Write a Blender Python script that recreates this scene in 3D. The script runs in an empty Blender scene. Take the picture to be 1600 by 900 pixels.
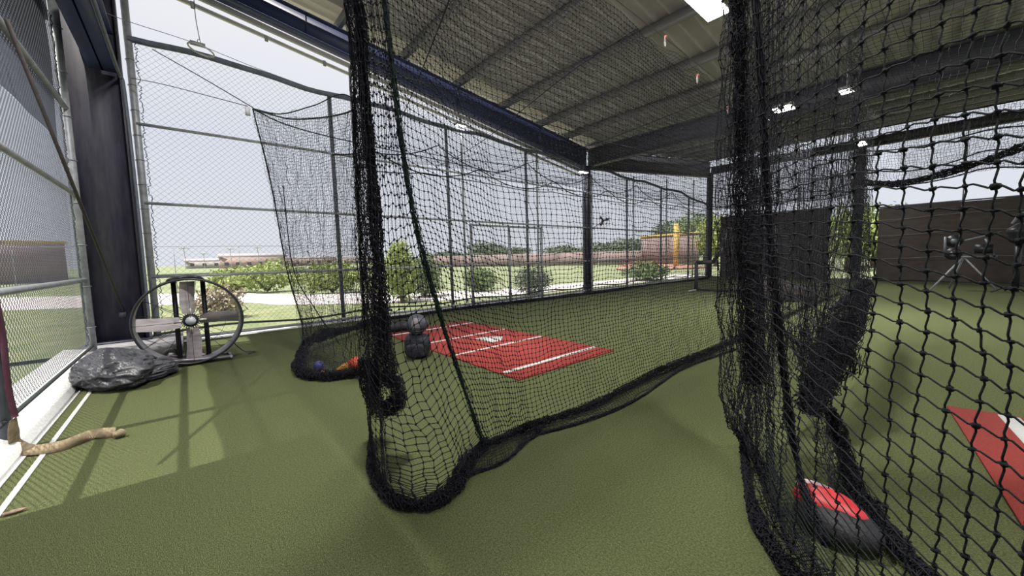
import bpy, math, random
import numpy as np
from mathutils import Matrix, Vector
random.seed(7); rng = np.random.default_rng(7)
S = bpy.context.scene
COL = S.collection

# ------------------------------------------------------------------ camera
F = 587.0; CAMH = 1.35
R = np.array([[0.75511846, -0.0699595, 0.65184491],
              [-0.65516892, -0.04496709, 0.75414299],
              [-0.0234479, -0.99653581, -0.07979077]])   # world axes in camera right/down/forward terms
cam = bpy.data.objects.new('camera', bpy.data.cameras.new('camera'))
COL.objects.link(cam); S.camera = cam
cam.data.sensor_width = 36.0; cam.data.lens = F / 1600 * 36.0
cam.data.clip_start = 0.02; cam.data.clip_end = 3000
M = Matrix(((R[0][0], -R[0][1], -R[0][2], 0), (R[1][0], -R[1][1], -R[1][2], 0),
            (R[2][0], -R[2][1], -R[2][2], CAMH), (0, 0, 0, 1)))
cam.matrix_world = M

# ------------------------------------------------------------------ world, sun, exposure
S.view_settings.view_transform = 'Standard'; S.view_settings.look = 'None'
S.view_settings.gamma = 1.0; S.view_settings.exposure = 0.05
SKY_STRENGTH = 1.02; SUN_STRENGTH = 6.5
w = bpy.data.worlds.new('hazy_sky'); S.world = w; w.use_nodes = True
nt = w.node_tree; nt.nodes.clear()
out = nt.nodes.new('ShaderNodeOutputWorld'); bg = nt.nodes.new('ShaderNodeBackground')
tc = nt.nodes.new('ShaderNodeTexCoord'); sep = nt.nodes.new('ShaderNodeSeparateXYZ')
cr = nt.nodes.new('ShaderNodeValToRGB')
cr.color_ramp.elements[0].position = 0.0; cr.color_ramp.elements[0].color = (0.72, 0.74, 0.80, 1)
cr.color_ramp.elements[1].position = 0.55; cr.color_ramp.elements[1].color = (0.86, 0.86, 0.87, 1)
e = cr.color_ramp.elements.new(0.25); e.color = (0.68, 0.71, 0.80, 1)
nt.links.new(tc.outputs['Generated'], sep.inputs[0]); nt.links.new(sep.outputs['Z'], cr.inputs[0])
nt.links.new(cr.outputs[0], bg.inputs[0]); bg.inputs[1].default_value = SKY_STRENGTH
nt.links.new(bg.outputs[0], out.inputs[0])
sun = bpy.data.objects.new('sun', bpy.data.lights.new('sun', 'SUN')); COL.objects.link(sun)
sun.data.energy = SUN_STRENGTH; sun.data.angle = math.radians(0.6); sun.data.color = (1.0, 0.95, 0.86)
SUNK = 0.415                                    # horizontal shift of a shadow per metre of height, towards +X
sun.rotation_euler = Vector((SUNK, -0.015, -1)).to_track_quat('-Z', 'Y').to_euler()

# ------------------------------------------------------------------ helpers
def ray(px, py):
    d = R @ np.array([px - 800.0, py - 450.0, F]); return d
def G(px, py, z=0.0):
    d = ray(px, py); t = (z - CAMH) / d[2]; return np.array([d[0]*t, d[1]*t, z])
def P(px, py, rho):
    d = ray(px, py); t = rho / math.hypot(d[0], d[1]); return d*t + np.array([0, 0, CAMH])
def AY(px, py, y):
    d = ray(px, py); return d*(y/d[1]) + np.array([0, 0, CAMH])
def AX(px, py, x):
    d = ray(px, py); return d*(x/d[0]) + np.array([0, 0, CAMH])

MATS = {}
def mat(name, col, rough=0.7, metal=0.0, var=0.12, scale=8.0, bump=0.0, bscale=None, spec=0.5, col2=None,
        emit=None, stretch=None, detail=4.0, sheen=0.0):
    if name in MATS: return MATS[name]
    m = bpy.data.materials.new(name); m.use_nodes = True; n = m.node_tree
    b = n.nodes['Principled BSDF']
    b.inputs['Roughness'].default_value = rough; b.inputs['Metallic'].default_value = metal
    b.inputs['Specular IOR Level'].default_value = spec
    if emit:
        b.inputs['Emission Color'].default_value = (*emit[0], 1); b.inputs['Emission Strength'].default_value = emit[1]
    t = n.nodes.new('ShaderNodeTexCoord'); mp = n.nodes.new('ShaderNodeMapping')
    n.links.new(t.outputs['Object'], mp.inputs[0])
    if stretch: mp.inputs['Scale'].default_value = stretch
    nz = n.nodes.new('ShaderNodeTexNoise'); nz.inputs['Scale'].default_value = scale
    nz.inputs['Detail'].default_value = detail
    n.links.new(mp.outputs[0], nz.inputs['Vector'])
    r = n.nodes.new('ShaderNodeValToRGB')
    c2 = col2 if col2 else tuple(min(1, c*(1+var)) for c in col)
    c1 = col if col2 else tuple(c*(1-var) for c in col)
    r.color_ramp.elements[0].position = 0.32; r.color_ramp.elements[0].color = (*c1, 1)
    r.color_ramp.elements[1].position = 0.68; r.color_ramp.elements[1].color = (*c2, 1)
    n.links.new(nz.outputs['Fac'], r.inputs[0]); n.links.new(r.outputs[0], b.inputs['Base Color'])
    if bump:
        bz = n.nodes.new('ShaderNodeTexNoise'); bz.inputs['Scale'].default_value = bscale or scale*4
        bz.inputs['Detail'].default_value = 5
        n.links.new(mp.outputs[0], bz.inputs['Vector'])
        bn = n.nodes.new('ShaderNodeBump'); bn.inputs['Strength'].default_value = min(1, bump)
        bn.inputs['Distance'].default_value = 0.02*max(1, bump)
        n.links.new(bz.outputs['Fac'], bn.inputs['Height']); n.links.new(bn.outputs[0], b.inputs['Normal'])
    MATS[name] = m; return m

def sheer(name, col, alpha, rough=0.8):
    if name in MATS: return MATS[name]
    m = mat(name, col, rough); n = m.node_tree
    b = n.nodes['Principled BSDF']; o = n.nodes['Material Output']
    tr = n.nodes.new('ShaderNodeBsdfTransparent'); mx = n.nodes.new('ShaderNodeMixShader')
    mx.inputs[0].default_value = alpha
    n.links.new(tr.outputs[0], mx.inputs[1]); n.links.new(b.outputs[0], mx.inputs[2])
    n.links.new(mx.outputs[0], o.inputs[0]); return m

class MB:
    """collects numpy geometry, linked as one mesh object"""
    def __init__(s): s.v = []; s.f4 = []; s.f3 = []; s.n = 0; s.poly = []
    def add(s, v, quads=None, tris=None, polys=None):
        v = np.asarray(v, float).reshape(-1, 3)
        if quads is not None and len(quads): s.f4.append(np.asarray(quads, np.int64) + s.n)
        if tris is not None and len(tris): s.f3.append(np.asarray(tris, np.int64) + s.n)
        if polys: s.poly += [[i + s.n for i in p] for p in polys]
        s.v.append(v); s.n += len(v); return s
    def lines(s, Pn, r, sides=3, caps=False):
        """Pn (n,m,3): n polylines of m points swept into tubes"""
        Pn = np.asarray(Pn, float)
        if Pn.ndim == 2: Pn = Pn[None]
        n, m, _ = Pn.shape
        T = np.empty_like(Pn)
        T[:, 1:-1] = Pn[:, 2:] - Pn[:, :-2]; T[:, 0] = Pn[:, 1] - Pn[:, 0]; T[:, -1] = Pn[:, -1] - Pn[:, -2]
        T /= np.linalg.norm(T, axis=2, keepdims=True) + 1e-12
        mt = T.mean(axis=(0, 1)) if n*m else 0
        ref = np.array([0.23, 0.31, 0.92]) if abs(np.mean(np.abs(T[..., 2]))) < 0.6 else np.array([0.83, 0.52, 0.17])
        A = np.cross(T, ref); A /= np.linalg.norm(A, axis=2, keepdims=True) + 1e-9
        B = np.cross(T, A)
        rr = np.asarray(r, float)
        if rr.ndim == 0: rr = np.full((n, m), float(rr))
        elif rr.ndim == 1: rr = np.broadcast_to(rr[None, :], (n, m))
        a = np.arange(sides)*2*math.pi/sides
        V = Pn[:, :, None, :] + rr[:, :, None, None]*(A[:, :, None, :]*np.cos(a)[None, None, :, None] + B[:, :, None, :]*np.sin(a)[None, None, :, None])
        base = (np.arange(n)[:, None]*m + np.arange(m - 1)[None, :])[:, :, None]*sides
        k = np.arange(sides)[None, None, :]; k2 = (k + 1) % sides
        Q = np.stack([base + k, base + k2, base + sides + k2, base + sides + k], axis=-1).reshape(-1, 4)
        polys = []
        if caps:
            for i in range(n):
                polys.append([i*m*sides + q for q in range(sides)][::-1])
                polys.append([(i*m + m - 1)*sides + q for q in range(sides)])
        return s.add(V.reshape(-1, 3), quads=Q, polys=polys)
    def seg(s, a, b, r, sides=10): return s.lines(np.array([[a, b]], float), r, sides, caps=True)
    def box(s, lo, hi, rot=None, org=None):
        lo = np.minimum(lo, hi); hi = np.maximum(lo, hi) if False else np.asarray(hi, float)
        x0, y0, z0 = lo; x1, y1, z1 = hi
        v = np.array([[x0,y0,z0],[x1,y0,z0],[x1,y1,z0],[x0,y1,z0],[x0,y0,z1],[x1,y0,z1],[x1,y1,z1],[x0,y1,z1]], float)
        if rot is not None:
            c, sn = math.cos(rot), math.sin(rot); o = np.array(org if org is not None else (0, 0, 0))
            v = v - o; v = np.stack([v[:,0]*c - v[:,1]*sn, v[:,0]*sn + v[:,1]*c, v[:,2]], 1) + o
        return s.add(v, quads=[[0,3,2,1],[4,5,6,7],[0,1,5,4],[1,2,6,5],[2,3,7,6],[3,0,4,7]])
    def bar(s, a, b, wd, ht, up=(0, 0, 1)):
        """rectangular bar a->b"""
        a = np.asarray(a, float); b = np.asarray(b, float); t = b - a; t /= np.linalg.norm(t)
        u = np.cross(np.array(up, float), t); u /= np.linalg.norm(u); v2 = np.cross(t, u)
        V = []
        for p in (a, b):
            for su, sv in ((-1,-1),(1,-1),(1,1),(-1,1)): V.append(p + u*su*wd/2 + v2*sv*ht/2)
        return s.add(V, quads=[[0,3,2,1],[4,5,6,7],[0,1,5,4],[1,2,6,5],[2,3,7,6],[3,0,4,7]])
    def prism(s, pts, d):
        """closed outline pts (n,3) extruded by vector d"""
        pts = np.asarray(pts, float); n = len(pts); V = np.vstack([pts, pts + np.asarray(d, float)])
        Q = [[i, (i+1) % n, n + (i+1) % n, n + i] for i in range(n)]
        return s.add(V, quads=Q, polys=[list(range(n))[::-1], list(range(n, 2*n))])
    def sphere(s, c, r, nu=14, nv=9, fn=None):
        r = np.asarray(r, float)*np.ones(3); V = []
        for j in range(nv + 1):
            ph = math.pi*j/nv
            for i in range(nu):
                th = 2*math.pi*i/nu
                d = np.array([math.sin(ph)*math.cos(th), math.sin(ph)*math.sin(th), math.cos(ph)])
                V.append(np.asarray(c) + d*r*(fn(d) if fn else 1.0))
        Q = [[j*nu + i, (j+1)*nu + i, (j+1)*nu + (i+1) % nu, j*nu + (i+1) % nu] for j in range(nv) for i in range(nu)]
        return s.add(V, quads=Q)
    def grid(s, Gd):
        Gd = np.asarray(Gd, float); a, b, _ = Gd.shape
        i = (np.arange(a-1)[:, None]*b + np.arange(b-1)[None, :]).reshape(-1)
        return s.add(Gd.reshape(-1, 3), quads=np.stack([i, i+1, i+b+1, i+b], 1))
    def knots(s, N, r):
        N = np.asarray(N, float).reshape(-1, 3); n = len(N)
        o = np.array([[1,0,0],[-1,0,0],[0,1,0],[0,-1,0],[0,0,1.2],[0,0,-1.2]])*r
        V = (N[:, None, :] + o[None]).reshape(-1, 3)
        t = np.array([[0,2,4],[2,1,4],[1,3,4],[3,0,4],[2,0,5],[1,2,5],[3,1,5],[0,3,5]])
        return s.add(V, tris=(t[None] + (np.arange(n)*6)[:, None, None]).reshape(-1, 3))
    def build(s, name, m, parent=None, smooth=False, world=True):
        me = bpy.data.meshes.new(name)
        V = np.vstack(s.v); nv = len(V)
        q = np.vstack(s.f4) if s.f4 else np.zeros((0, 4), np.int64)
        t = np.vstack(s.f3) if s.f3 else np.zeros((0, 3), np.int64)
        org = np.zeros(3)
        if parent is not None: org = np.array(parent_origin(parent))
        V = V - org
        pl = s.poly
        loops = np.concatenate([q.reshape(-1), t.reshape(-1)] + [np.array(p, np.int64) for p in pl]).astype(np.int32)
        sizes = np.concatenate([np.full(len(q), 4), np.full(len(t), 3), np.array([len(p) for p in pl], np.int64)]).astype(np.int32)
        me.vertices.add(nv); me.vertices.foreach_set('co', V.astype(np.float32).reshape(-1))
        me.loops.add(len(loops)); me.loops.foreach_set('vertex_index', loops)
        me.polygons.add(len(sizes)); st = np.concatenate([[0], np.cumsum(sizes)[:-1]]).astype(np.int32)
        me.polygons.foreach_set('loop_start', st)
        if smooth: me.polygons.foreach_set('use_smooth', np.ones(len(sizes), bool))
        me.update(calc_edges=True); me.validate()
        me.materials.append(m)
        o = bpy.data.objects.new(name, me); COL.objects.link(o)
        if parent is not None: o.parent = parent
        return o

def parent_origin(p):
    o = np.array(p.location, float)
    while p.parent is not None: p = p.parent; o = o + np.array(p.location, float)
    return o
def tag(o, label=None, cat=None, group=None, kind=None):
    if label: o['label'] = label
    if cat: o['category'] = cat
    if group: o['group'] = group
    if kind: o['kind'] = kind
    return o
def empty(name, loc, label=None, cat=None, group=None, kind=None):
    o = bpy.data.objects.new(name, None); o.empty_display_size = 0.1
    o.location = tuple(float(x) for x in loc); COL.objects.link(o)
    return tag(o, label, cat, group, kind)
def copies(src, offs, parent=None):
    r = []
    for d in offs:
        c = src.copy(); COL.objects.link(c); c.parent = src.parent if parent is None else parent
        c.location = (src.location[0] + d[0], src.location[1] + d[1], src.location[2] + d[2]); r.append(c)
    return r

def crom(C, t):
    """catmull-rom through C[k] (k on axis 0) at float positions t"""
    C = np.asarray(C, float); n = len(C); t = np.asarray(t, float)
    i = np.clip(np.floor(t).astype(int), 0, n - 2); f = (t - i).reshape((-1,) + (1,)*(C.ndim - 1))
    E = np.concatenate([2*C[:1] - C[1:2], C, 2*C[-1:] - C[-2:-1]])
    a, b, c, d = E[i], E[i+1], E[i+2], E[i+3]
    return 0.5*(2*b + (c - a)*f + (2*a - 5*b + 4*c - d)*f*f + (3*b - 3*c + d - a)*f**3)
def surf(C, ucells, nv, jit=0.0, vpos=None):
    """C (cols, rows, 3) control net, ucells = cells between columns, nv = cells down"""
    t = np.concatenate([[k + i/c for i in range(c)] for k, c in enumerate(ucells)] + [[len(ucells)]])
    A = crom(C, t)
    tv = np.linspace(0, C.shape[1] - 1, nv + 1) if vpos is None else vpos
    A = np.swapaxes(crom(np.swapaxes(A, 0, 1), tv), 0, 1)
    if jit:
        N = rng.normal(size=A.shape)*jit
        N2 = N.copy()
        for _ in range(2):
            N2[1:-1] = (N2[:-2] + N2[1:-1]*2 + N2[2:])/4*1.1; N2[:, 1:-1] = (N2[:, :-2] + N2[:, 1:-1]*2 + N2[:, 2:])/4*1.1
        A = A + N2*1.8 + N*0.25
    return A
def netting(mb, A, r, knot=0.0, sides=3, wig=0.0, sub=1):
    if sub > 1:
        def dense(B, dirv):
            n, m, _ = B.shape; t = np.arange((m-1)*sub + 1)/sub
            D = np.swapaxes(crom(np.swapaxes(B, 0, 1), t), 0, 1)
            return D + (np.sin(2*math.pi*t)*wig)[None, :, None]*np.array(dirv)[None, None, :]
        mb.lines(dense(A, (0.6, -0.6, 0)), r, sides); mb.lines(dense(np.swapaxes(A, 0, 1), (0, 0, 1.0)), r, sides)
    else:
        mb.lines(A, r, sides); mb.lines(np.swapaxes(A, 0, 1), r, sides)
    if knot: mb.knots(A, knot)
    return mb
def bundle(mb, path, rad, n=60, r=0.0022, step=0.03, turns=2.0, rough=0.5, sides=3, flat=1.0):
    """gathered netting: many wandering cords round a path"""
    path = np.asarray(path, float)
    L = np.sum(np.linalg.norm(np.diff(path, axis=0), axis=1)); m = max(8, int(L/step))
    t = np.linspace(0, len(path) - 1, m); C = crom(path, t)
    rr = crom(np.asarray(rad, float).reshape(-1, 1), t*(len(rad) - 1)/(len(path) - 1))[:, 0] if np.ndim(rad) else np.full(m, rad)
    T = np.gradient(C, axis=0); T /= np.linalg.norm(T, axis=1, keepdims=True)
    ref = np.array([0, 0, 1.0]) if abs(T[:, 2]).mean() < 0.7 else np.array([0.8, 0.6, 0])
    A = np.cross(T, ref); A /= np.linalg.norm(A, axis=1, keepdims=True); B = np.cross(T, A)
    mod = 1 + 0.16*np.interp(np.arange(m), np.linspace(0, m, 14), rng.normal(0, 1, 14)) + 0.10*np.interp(np.arange(m), np.linspace(0, m, 37), rng.normal(0, 1, 37))
    rr = rr*np.clip(mod, 0.55, 1.5)
    th = rng.uniform(0, 6.28, n)[:, None] + rng.normal(0, turns, n)[:, None]*np.linspace(0, 1, m)[None] \
        + np.cumsum(rng.normal(0, rough, (n, m)), axis=1)*0.5 + 0.55*np.where((np.arange(m)[None] + np.arange(n)[:, None]) % 2, 1, -1)*rng.uniform(0.2, 1, (n, 1))
    ra = np.sqrt(rng.uniform(0.05, 1, n))[:, None]*np.ones((1, m)) + np.cumsum(rng.normal(0, 0.06, (n, m)), axis=1)*0.5
    ra = np.clip(np.abs(ra), 0.1, 1.12)
    Pn = C[None] + (A[None]*np.cos(th)[..., None] + B[None]*np.sin(th)[..., None]*flat)*(ra*rr[None])[..., None]
    mb.lines(Pn, r, sides)
    mb.knots(Pn[:, ::2].reshape(-1, 3)[rng.random(n*((m+1)//2)) < 0.5], r*2.7)
    return mb

# ------------------------------------------------------------------ materials
NAVY = mat('navy_painted_steel', (0.035, 0.045, 0.13), 0.45, 0.0, 0.15, 3, bump=0.05, bscale=30)
COLUMN_PAINT = mat('weathered_navy_paint', (0.018, 0.018, 0.038), 0.6, 0, 0.4, 3, col2=(0.045, 0.042, 0.062), stretch=(6, 6, 0.8), detail=8)
GALV = mat('galvanised_pipe', (0.30, 0.31, 0.34), 0.5, 0.3, 0.2, 12, bump=0.03)
DARKPOST = mat('dark_painted_pipe', (0.10, 0.11, 0.14), 0.6, 0.1, 0.2, 12)
DSTEEL = mat('dark_grey_steel', (0.045, 0.046, 0.062), 0.6, 0, 0.15, 3)
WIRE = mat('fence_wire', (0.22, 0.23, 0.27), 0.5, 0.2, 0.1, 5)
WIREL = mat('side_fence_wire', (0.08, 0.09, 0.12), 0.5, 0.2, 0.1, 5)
NET = mat('black_net_cord', (0.010, 0.010, 0.016), 0.75, 0, 0.3, 40, spec=0.25)
NETG = mat('dark_green_net_cord', (0.010, 0.022, 0.018), 0.75, 0, 0.3, 40, spec=0.25)
TURF = mat('green_turf', (0.118, 0.142, 0.060), 0.95, 0, 0.3, 95, col2=(0.238, 0.268, 0.118), bump=1.0, bscale=190, spec=0.15)
RED = mat('red_turf', (0.42, 0.075, 0.065), 0.95, 0, 0.2, 200, bump=0.6, bscale=400, spec=0.15)
WHITE = mat('white_turf_line', (0.70, 0.70, 0.68), 0.9, 0, 0.06, 60, bump=0.4, bscale=300)
CONC = mat('pale_concrete', (0.62, 0.62, 0.60), 0.9, 0, 0.12, 6, bump=0.3, bscale=40)
CONCD = mat('grey_concrete', (0.20, 0.20, 0.21), 0.9, 0, 0.2, 5, bump=0.3, bscale=40)
GRASS = mat('field_grass', (0.23, 0.27, 0.155), 1.0, 0, 0.2, 0.25, col2=(0.31, 0.34, 0.21), detail=8, spec=0.1)
GRASSN = mat('near_grass', (0.18, 0.225, 0.11), 1.0, 0, 0.2, 1.5, col2=(0.30, 0.31, 0.18), detail=8, spec=0.1)
PANEL = mat('ribbed_roof_sheet', (0.45, 0.43, 0.49), 0.55, 0.0, 0.08, 2, spec=0.3)
PURL = mat('cream_purlin_steel', (0.24, 0.235, 0.26), 0.6, 0, 0.1, 4)
BROWN = mat('brown_black_tarp', (0.045, 0.036, 0.034), 0.8, 0, 0.2, 3, bump=0.3, bscale=6, stretch=(1, 1, 2.5))

# ================================================================== STRUCTURE
YF = 8.87
mb = MB(); mb.box((-1.02, -9, -0.1), (22.6, 8.80, 0.0))
tag(mb.build('floor', TURF), 'green artificial turf covering the cage floor', 'floor', kind='structure')
# concrete margin under the back fence
mb = MB(); mb.box((-0.15, 8.80, -0.1), (22.9, 9.25, 0.012))
tag(mb.build('trim_1', CONC), 'pale concrete strip along the foot of the back fence', 'kerb', kind='structure')
# left kerb: sloped white face, green gutter, white line
mb = MB(); mb.prism([(-1.00, -3, -0.05), (-1.00, -3, 0.03), (-1.17, -3, 0.16), (-1.40, -3, 0.19), (-1.40, -3, -0.05)], (0, 11.2, 0))
tag(mb.build('trim_2', mat('white_kerb', (0.90, 0.90, 0.90), 0.85, 0, 0.05, 12, bump=0.3, bscale=50)),
    'white sloped kerb along the foot of the left fence', 'kerb', kind='structure')
mb = MB(); mb.box((-0.995, -3, 0.001), (-0.965, 7.3, 0.008)); mb.box((-0.895, -3, 0.001), (-0.865, 7.3, 0.006))
tag(mb.build('trim_3', WHITE), 'two thin white lines on the turf along the left kerb', 'line', kind='structure')
# ground outside
mb = MB()
mb.add([(-900, -900, -0.12), (1400, -900, -0.12), (1400, 1400, -0.12), (-900, 1400, -0.12)], quads=[[0, 1, 2, 3]])
tag(mb.build('ground_outside', GRASS), 'wide pale green playing field beyond the fences', 'field', kind='structure')
def strip(name, near, far, z, m, label, cat):
    n = len(near); t = np.linspace(0, n-1, n*6)
    a = crom(np.array([(x, y, z) for x, y in near]), t); b = crom(np.array([(x, y, z) for x, y in far]), t)
    mbs = MB(); g = np.stack([a, b]); mbs.grid(g); g2 = g.copy(); g2[..., 2] -= 0.1; mbs.grid(g2[::-1])
    return tag(mbs.build(name, m), label, cat, kind='structure')
strip('lawn', [(-60, 9.2), (-20, 9.22), (0, 9.25), (8, 9.25), (24, 9.25)], [(-60, 40), (-20, 29.5), (-0.6, 18.6), (6.8, 11.2), (24, 10.2)], -0.06, GRASSN,
      'rough lawn between the back fence and the pale path', 'lawn')
strip('path', [(-60, 40), (-20, 29), (-0.62, 18.4), (2.5, 14.5), (6.4, 11.4), (11, 10.6), (26, 9.9)],
      [(-60, 56), (-20, 40), (-0.8, 25.6), (3.4, 19.6), (8.4, 14.4), (13, 12.9), (26, 12.2)], -0.05,
      mat('pale_path', (0.66, 0.62, 0.62), 0.95, 0, 0.08, 1.2, detail=8), 'pale gravel path curving past behind the fence', 'path')
strip('dirt_infield', [(30, 19), (36, 24), (44, 28)], [(40, 15), (52, 26), (56, 36)], -0.04,
      mat('infield_dirt', (0.42, 0.22, 0.17), 0.95, 0, 0.15, 0.4), 'reddish dirt infield on the far field', 'infield')
strip('warning_track', [(-70, 70), (0, 84), (40, 80), (72, 50)], [(-80, 84), (0, 96), (46, 90), (84, 56)], -0.03,
      mat('darker_grass', (0.17, 0.23, 0.13), 1.0, 0, 0.1, 0.3), 'darker green grass band across the far field', 'grass band')

# ---- roof
def zA(x): return 6.95 - 0.13*x
def zB(x): return zA(11.45) + 0.105*(x - 11.45)
ceiling = empty('ceiling', (0, 0, 0), 'ribbed metal roof on long purlins, dipping to a valley beam', 'roof', kind='structure')
def roof_sheet(x0, x1, zf, m, y0, wdt=0.945):
    prof = []                                             # across Y, ribs run along X
    for k in range(3):
        b = k*wdt/3
        prof += [(b, 0), (b + 0.19, 0), (b + 0.215, 0.045), (b + 0.275, 0.045), (b + 0.30, 0)]
    prof = [(min(a, wdt), z) for a, z in prof]
    xs = np.linspace(x0, x1, 3)
    top = np.array([[(x, y0 + a, zf(x) - z) for a, z in prof] for x in xs])
    m_ = MB(); m_.grid(top); m_.grid((top + np.array([0, 0, 0.02]))[::-1]); return m_.build('roof_panel', m, ceiling)
NP = 17
pa = roof_sheet(-1.25, 11.45, zA, PANEL, -6.5)
copies(pa, [(0, 0.93*k, 0) for k in range(1, NP - 1)])
EDGELIT = mat('edge_lit_roof_sheet', (0.60, 0.59, 0.54), 0.5, 0, 0.05, 2); _n = EDGELIT.node_tree  # light from the open side is put into this edge sheet's material
_t = _n.nodes.new('ShaderNodeBsdfTranslucent'); _t.inputs[0].default_value = (0.60, 0.59, 0.52, 1); _x = _n.nodes.new('ShaderNodeMixShader'); _x.inputs[0].default_value = 0.35
_n.links.new(_n.nodes['Principled BSDF'].outputs[0], _x.inputs[1]); _n.links.new(_t.outputs[0], _x.inputs[2]); _n.links.new(_x.outputs[0], _n.nodes['Material Output'].inputs[0])
roof_sheet(-1.25, 11.45, zA, EDGELIT, -6.5 + 0.93*(NP - 1))['label'] = 'edge roof sheet made pale and translucent to look lit from the open side'
pb = roof_sheet(11.45, 23.2, zB, PANEL, -6.5)
copies(pb, [(0, 0.93*k, 0) for k in range(1, NP)])
# purlins (C-section along Y)
def purlin(x, zf, sgn=1):
    z = zf(x) - 0.045
    m_ = MB(); m_.box((x - 0.035, -6.4, z - 0.20), (x - 0.028, 9.25, z)); m_.box((x - 0.035, -6.4, z - 0.008), (x + 0.04, 9.25, z))
    m_.box((x - 0.035, -6.4, z - 0.20), (x + 0.04, 9.25, z - 0.192))
    return m_.build('purlin', PURL, ceiling)
for x in (-0.2, 1.35, 2.85, 4.3, 5.85, 7.4, 8.95, 10.2): purlin(x, zA)
for x in (12.7, 14.2, 15.7, 17.2, 18.7, 20.2, 21.7): purlin(x, zB)

def ibeam_prism(mbx, pts_top, pts_bot, y, fl=0.26, tw=0.016, ft=0.02):
    """web in the XZ plane between a top and a bottom line, with flanges"""
    a, b = np.array(pts_top[0], float), np.array(pts_top[1], float); c, d = np.array(pts_bot[0], float), np.array(pts_bot[1], float)
    mbx.prism([(a[0], y - tw/2, a[1]), (b[0], y - tw/2, b[1]), (d[0], y - tw/2, d[1]), (c[0], y - tw/2, c[1])], (0, tw, 0))
    for p, q, s_ in ((a, b, -1), (c, d, 1)):
        mbx.prism([(p[0], y - fl/2, p[1]), (q[0], y - fl/2, q[1]), (q[0], y - fl/2, q[1] + s_*ft), (p[0], y - fl/2, p[1] + s_*ft)], (0, fl, 0))
YR = 8.84
r = empty('roof_beam', (0, YR, 5), 'deep navy sloping beam under the roof above the back fence', 'beam', kind='structure')
mb = MB(); ibeam_prism(mb, [(-1.1, zA(-1.1) - 0.24), (11.4, zA(11.4) - 0.24)], [(-1.1, 6.46), (11.4, 4.53)], YR)
mb.build('steel_beam', NAVY, r)
for x in (2.2, 5.85, 8.9):
    m2 = MB(); zt = zA(x) - 0.27; zb_ = 6.30 - 0.156*x + 0.02; m2.box((x - 0.006, YR - 0.12, zb_), (x + 0.006, YR + 0.12, zt)); m2.build('web_stiffener', NAVY, r)
r = empty('roof_beam', (16, YR, 5), 'dark beam above the back fence beyond the middle column', 'beam', kind='structure')
mb = MB(); ibeam_prism(mb, [(11.5, zB(11.5) - 0.24), (22.4, zB(22.4) - 0.24)], [(11.5, 4.55), (22.4, 5.55)], YR)
mb.build('steel_beam', DSTEEL, r)
def ibeam_y(name, x, y0, y1, z0, z1, label, m=NAVY, fl=0.26):
    r_ = empty(name, (x, (y0+y1)/2, z0), label, 'beam', kind='structure')
    m_ = MB(); m_.box((x - 0.01, y0, z0), (x + 0.01, y1, z1)); m_.box((x - fl/2, y0, z0), (x + fl/2, y1, z0 + 0.022)); m_.box((x - fl/2, y0, z1 - 0.022), (x + fl/2, y1, z1))
    m_.build('steel_beam', m, r_); return r_
ibeam_y('roof_beam', 11.45, -6.4, 8.8, 4.62, 5.22, 'dark valley beam crossing the roof from the middle column', m=DSTEEL)
ibeam_y('roof_beam', 22.45, -6.4, 8.8, 5.72, 6.10, 'dark beam across the far end of the roof', m=DSTEEL)
ibeam_y('roof_beam', -0.75, 1.0, 8.6, 4.36, 4.95, 'navy beam running overhead along the left fence', fl=0.30)
# pale channel and fascia outside the rafter
mb = MB()
for yy, dz, hh in ((8.98, -0.10, 0.10), (9.13, -0.19, 0.055)):
    mb.prism([(-1.1, yy, 6.46 + dz), (11.4, yy, 4.53 + dz), (11.4, yy, 4.53 + dz + hh), (-1.1, yy, 6.46 + dz + hh)], (0, 0.07, 0))
tag(mb.build('trim_4', mat('pale_fascia', (0.42, 0.41, 0.42), 0.6, 0, 0.08, 3)), 'pale grey channels under the navy roof beam', 'fascia', kind='structure')
# columns
def column_x(name, x0, x1, y, ztop, zb, label, fl=0.26, m=COLUMN_PAINT):
    r_ = empty(name, ((x0+x1)/2, y, zb), label, 'column', kind='structure')
    m_ = MB(); m_.box((x0, y - 0.01, zb), (x1, y + 0.01, ztop)); m_.box((x0 - 0.012, y - fl/2, zb), (x0 + 0.012, y + fl/2, ztop)); m_.box((x1 - 0.012, y - fl/2, zb), (x1 + 0.012, y + fl/2, ztop))
    m_.build('steel_shaft', m, r_)
    b_ = MB(); b_.box((x0 - 0.06, y - fl/2 - 0.05, zb), (x1 + 0.06, y + fl/2 + 0.05, zb + 0.025)); b_.build('base_plate', m, r_)
    return r_
c0 = column_x('steel_column', -1.18, -0.56, 8.72, 6.7, 0.15, 'wide navy steel column at the corner behind the drum fan')
mk = MB(); mk.box((-0.86, 8.60, 0.55), (-0.78, 8.70, 0.63)); mk.build('brace_bracket', COLUMN_PAINT, c0)
mb = MB(); mb.box((-1.30, 7.75, 0.0), (-0.12, 9.2, 0.15))
tag(mb.build('footing_block', CONCD), 'grey concrete footing under the corner column', 'footing', kind='structure')
column_x('steel_column', 11.36, 11.54, 8.86, 4.62, 0.0, 'middle dark steel column standing in the back fence', fl=0.20)
column_x('steel_column', 22.30, 22.55, 8.84, 5.8, 0.0, 'far corner steel column at the end of the back fence', fl=0.24)
column_x('steel_column', 22.30, 22.52, 2.62, 5.8, 0.0, 'steel column in the far end wall between the two tarps', fl=0.30)

# ================================================================== BACK FENCE
bf = empty('chain_link_fence', (11, YF, 0), 'tall back chain-link fence with grey rails and sagging dark top band', 'fence')
def ftop(x):
    return 5.06 - 0.035*x - 0.0*x + 0.035*math.sin(x*2.1) - (0.35 if x > 19 else 0)*(x-19)/4
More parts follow.
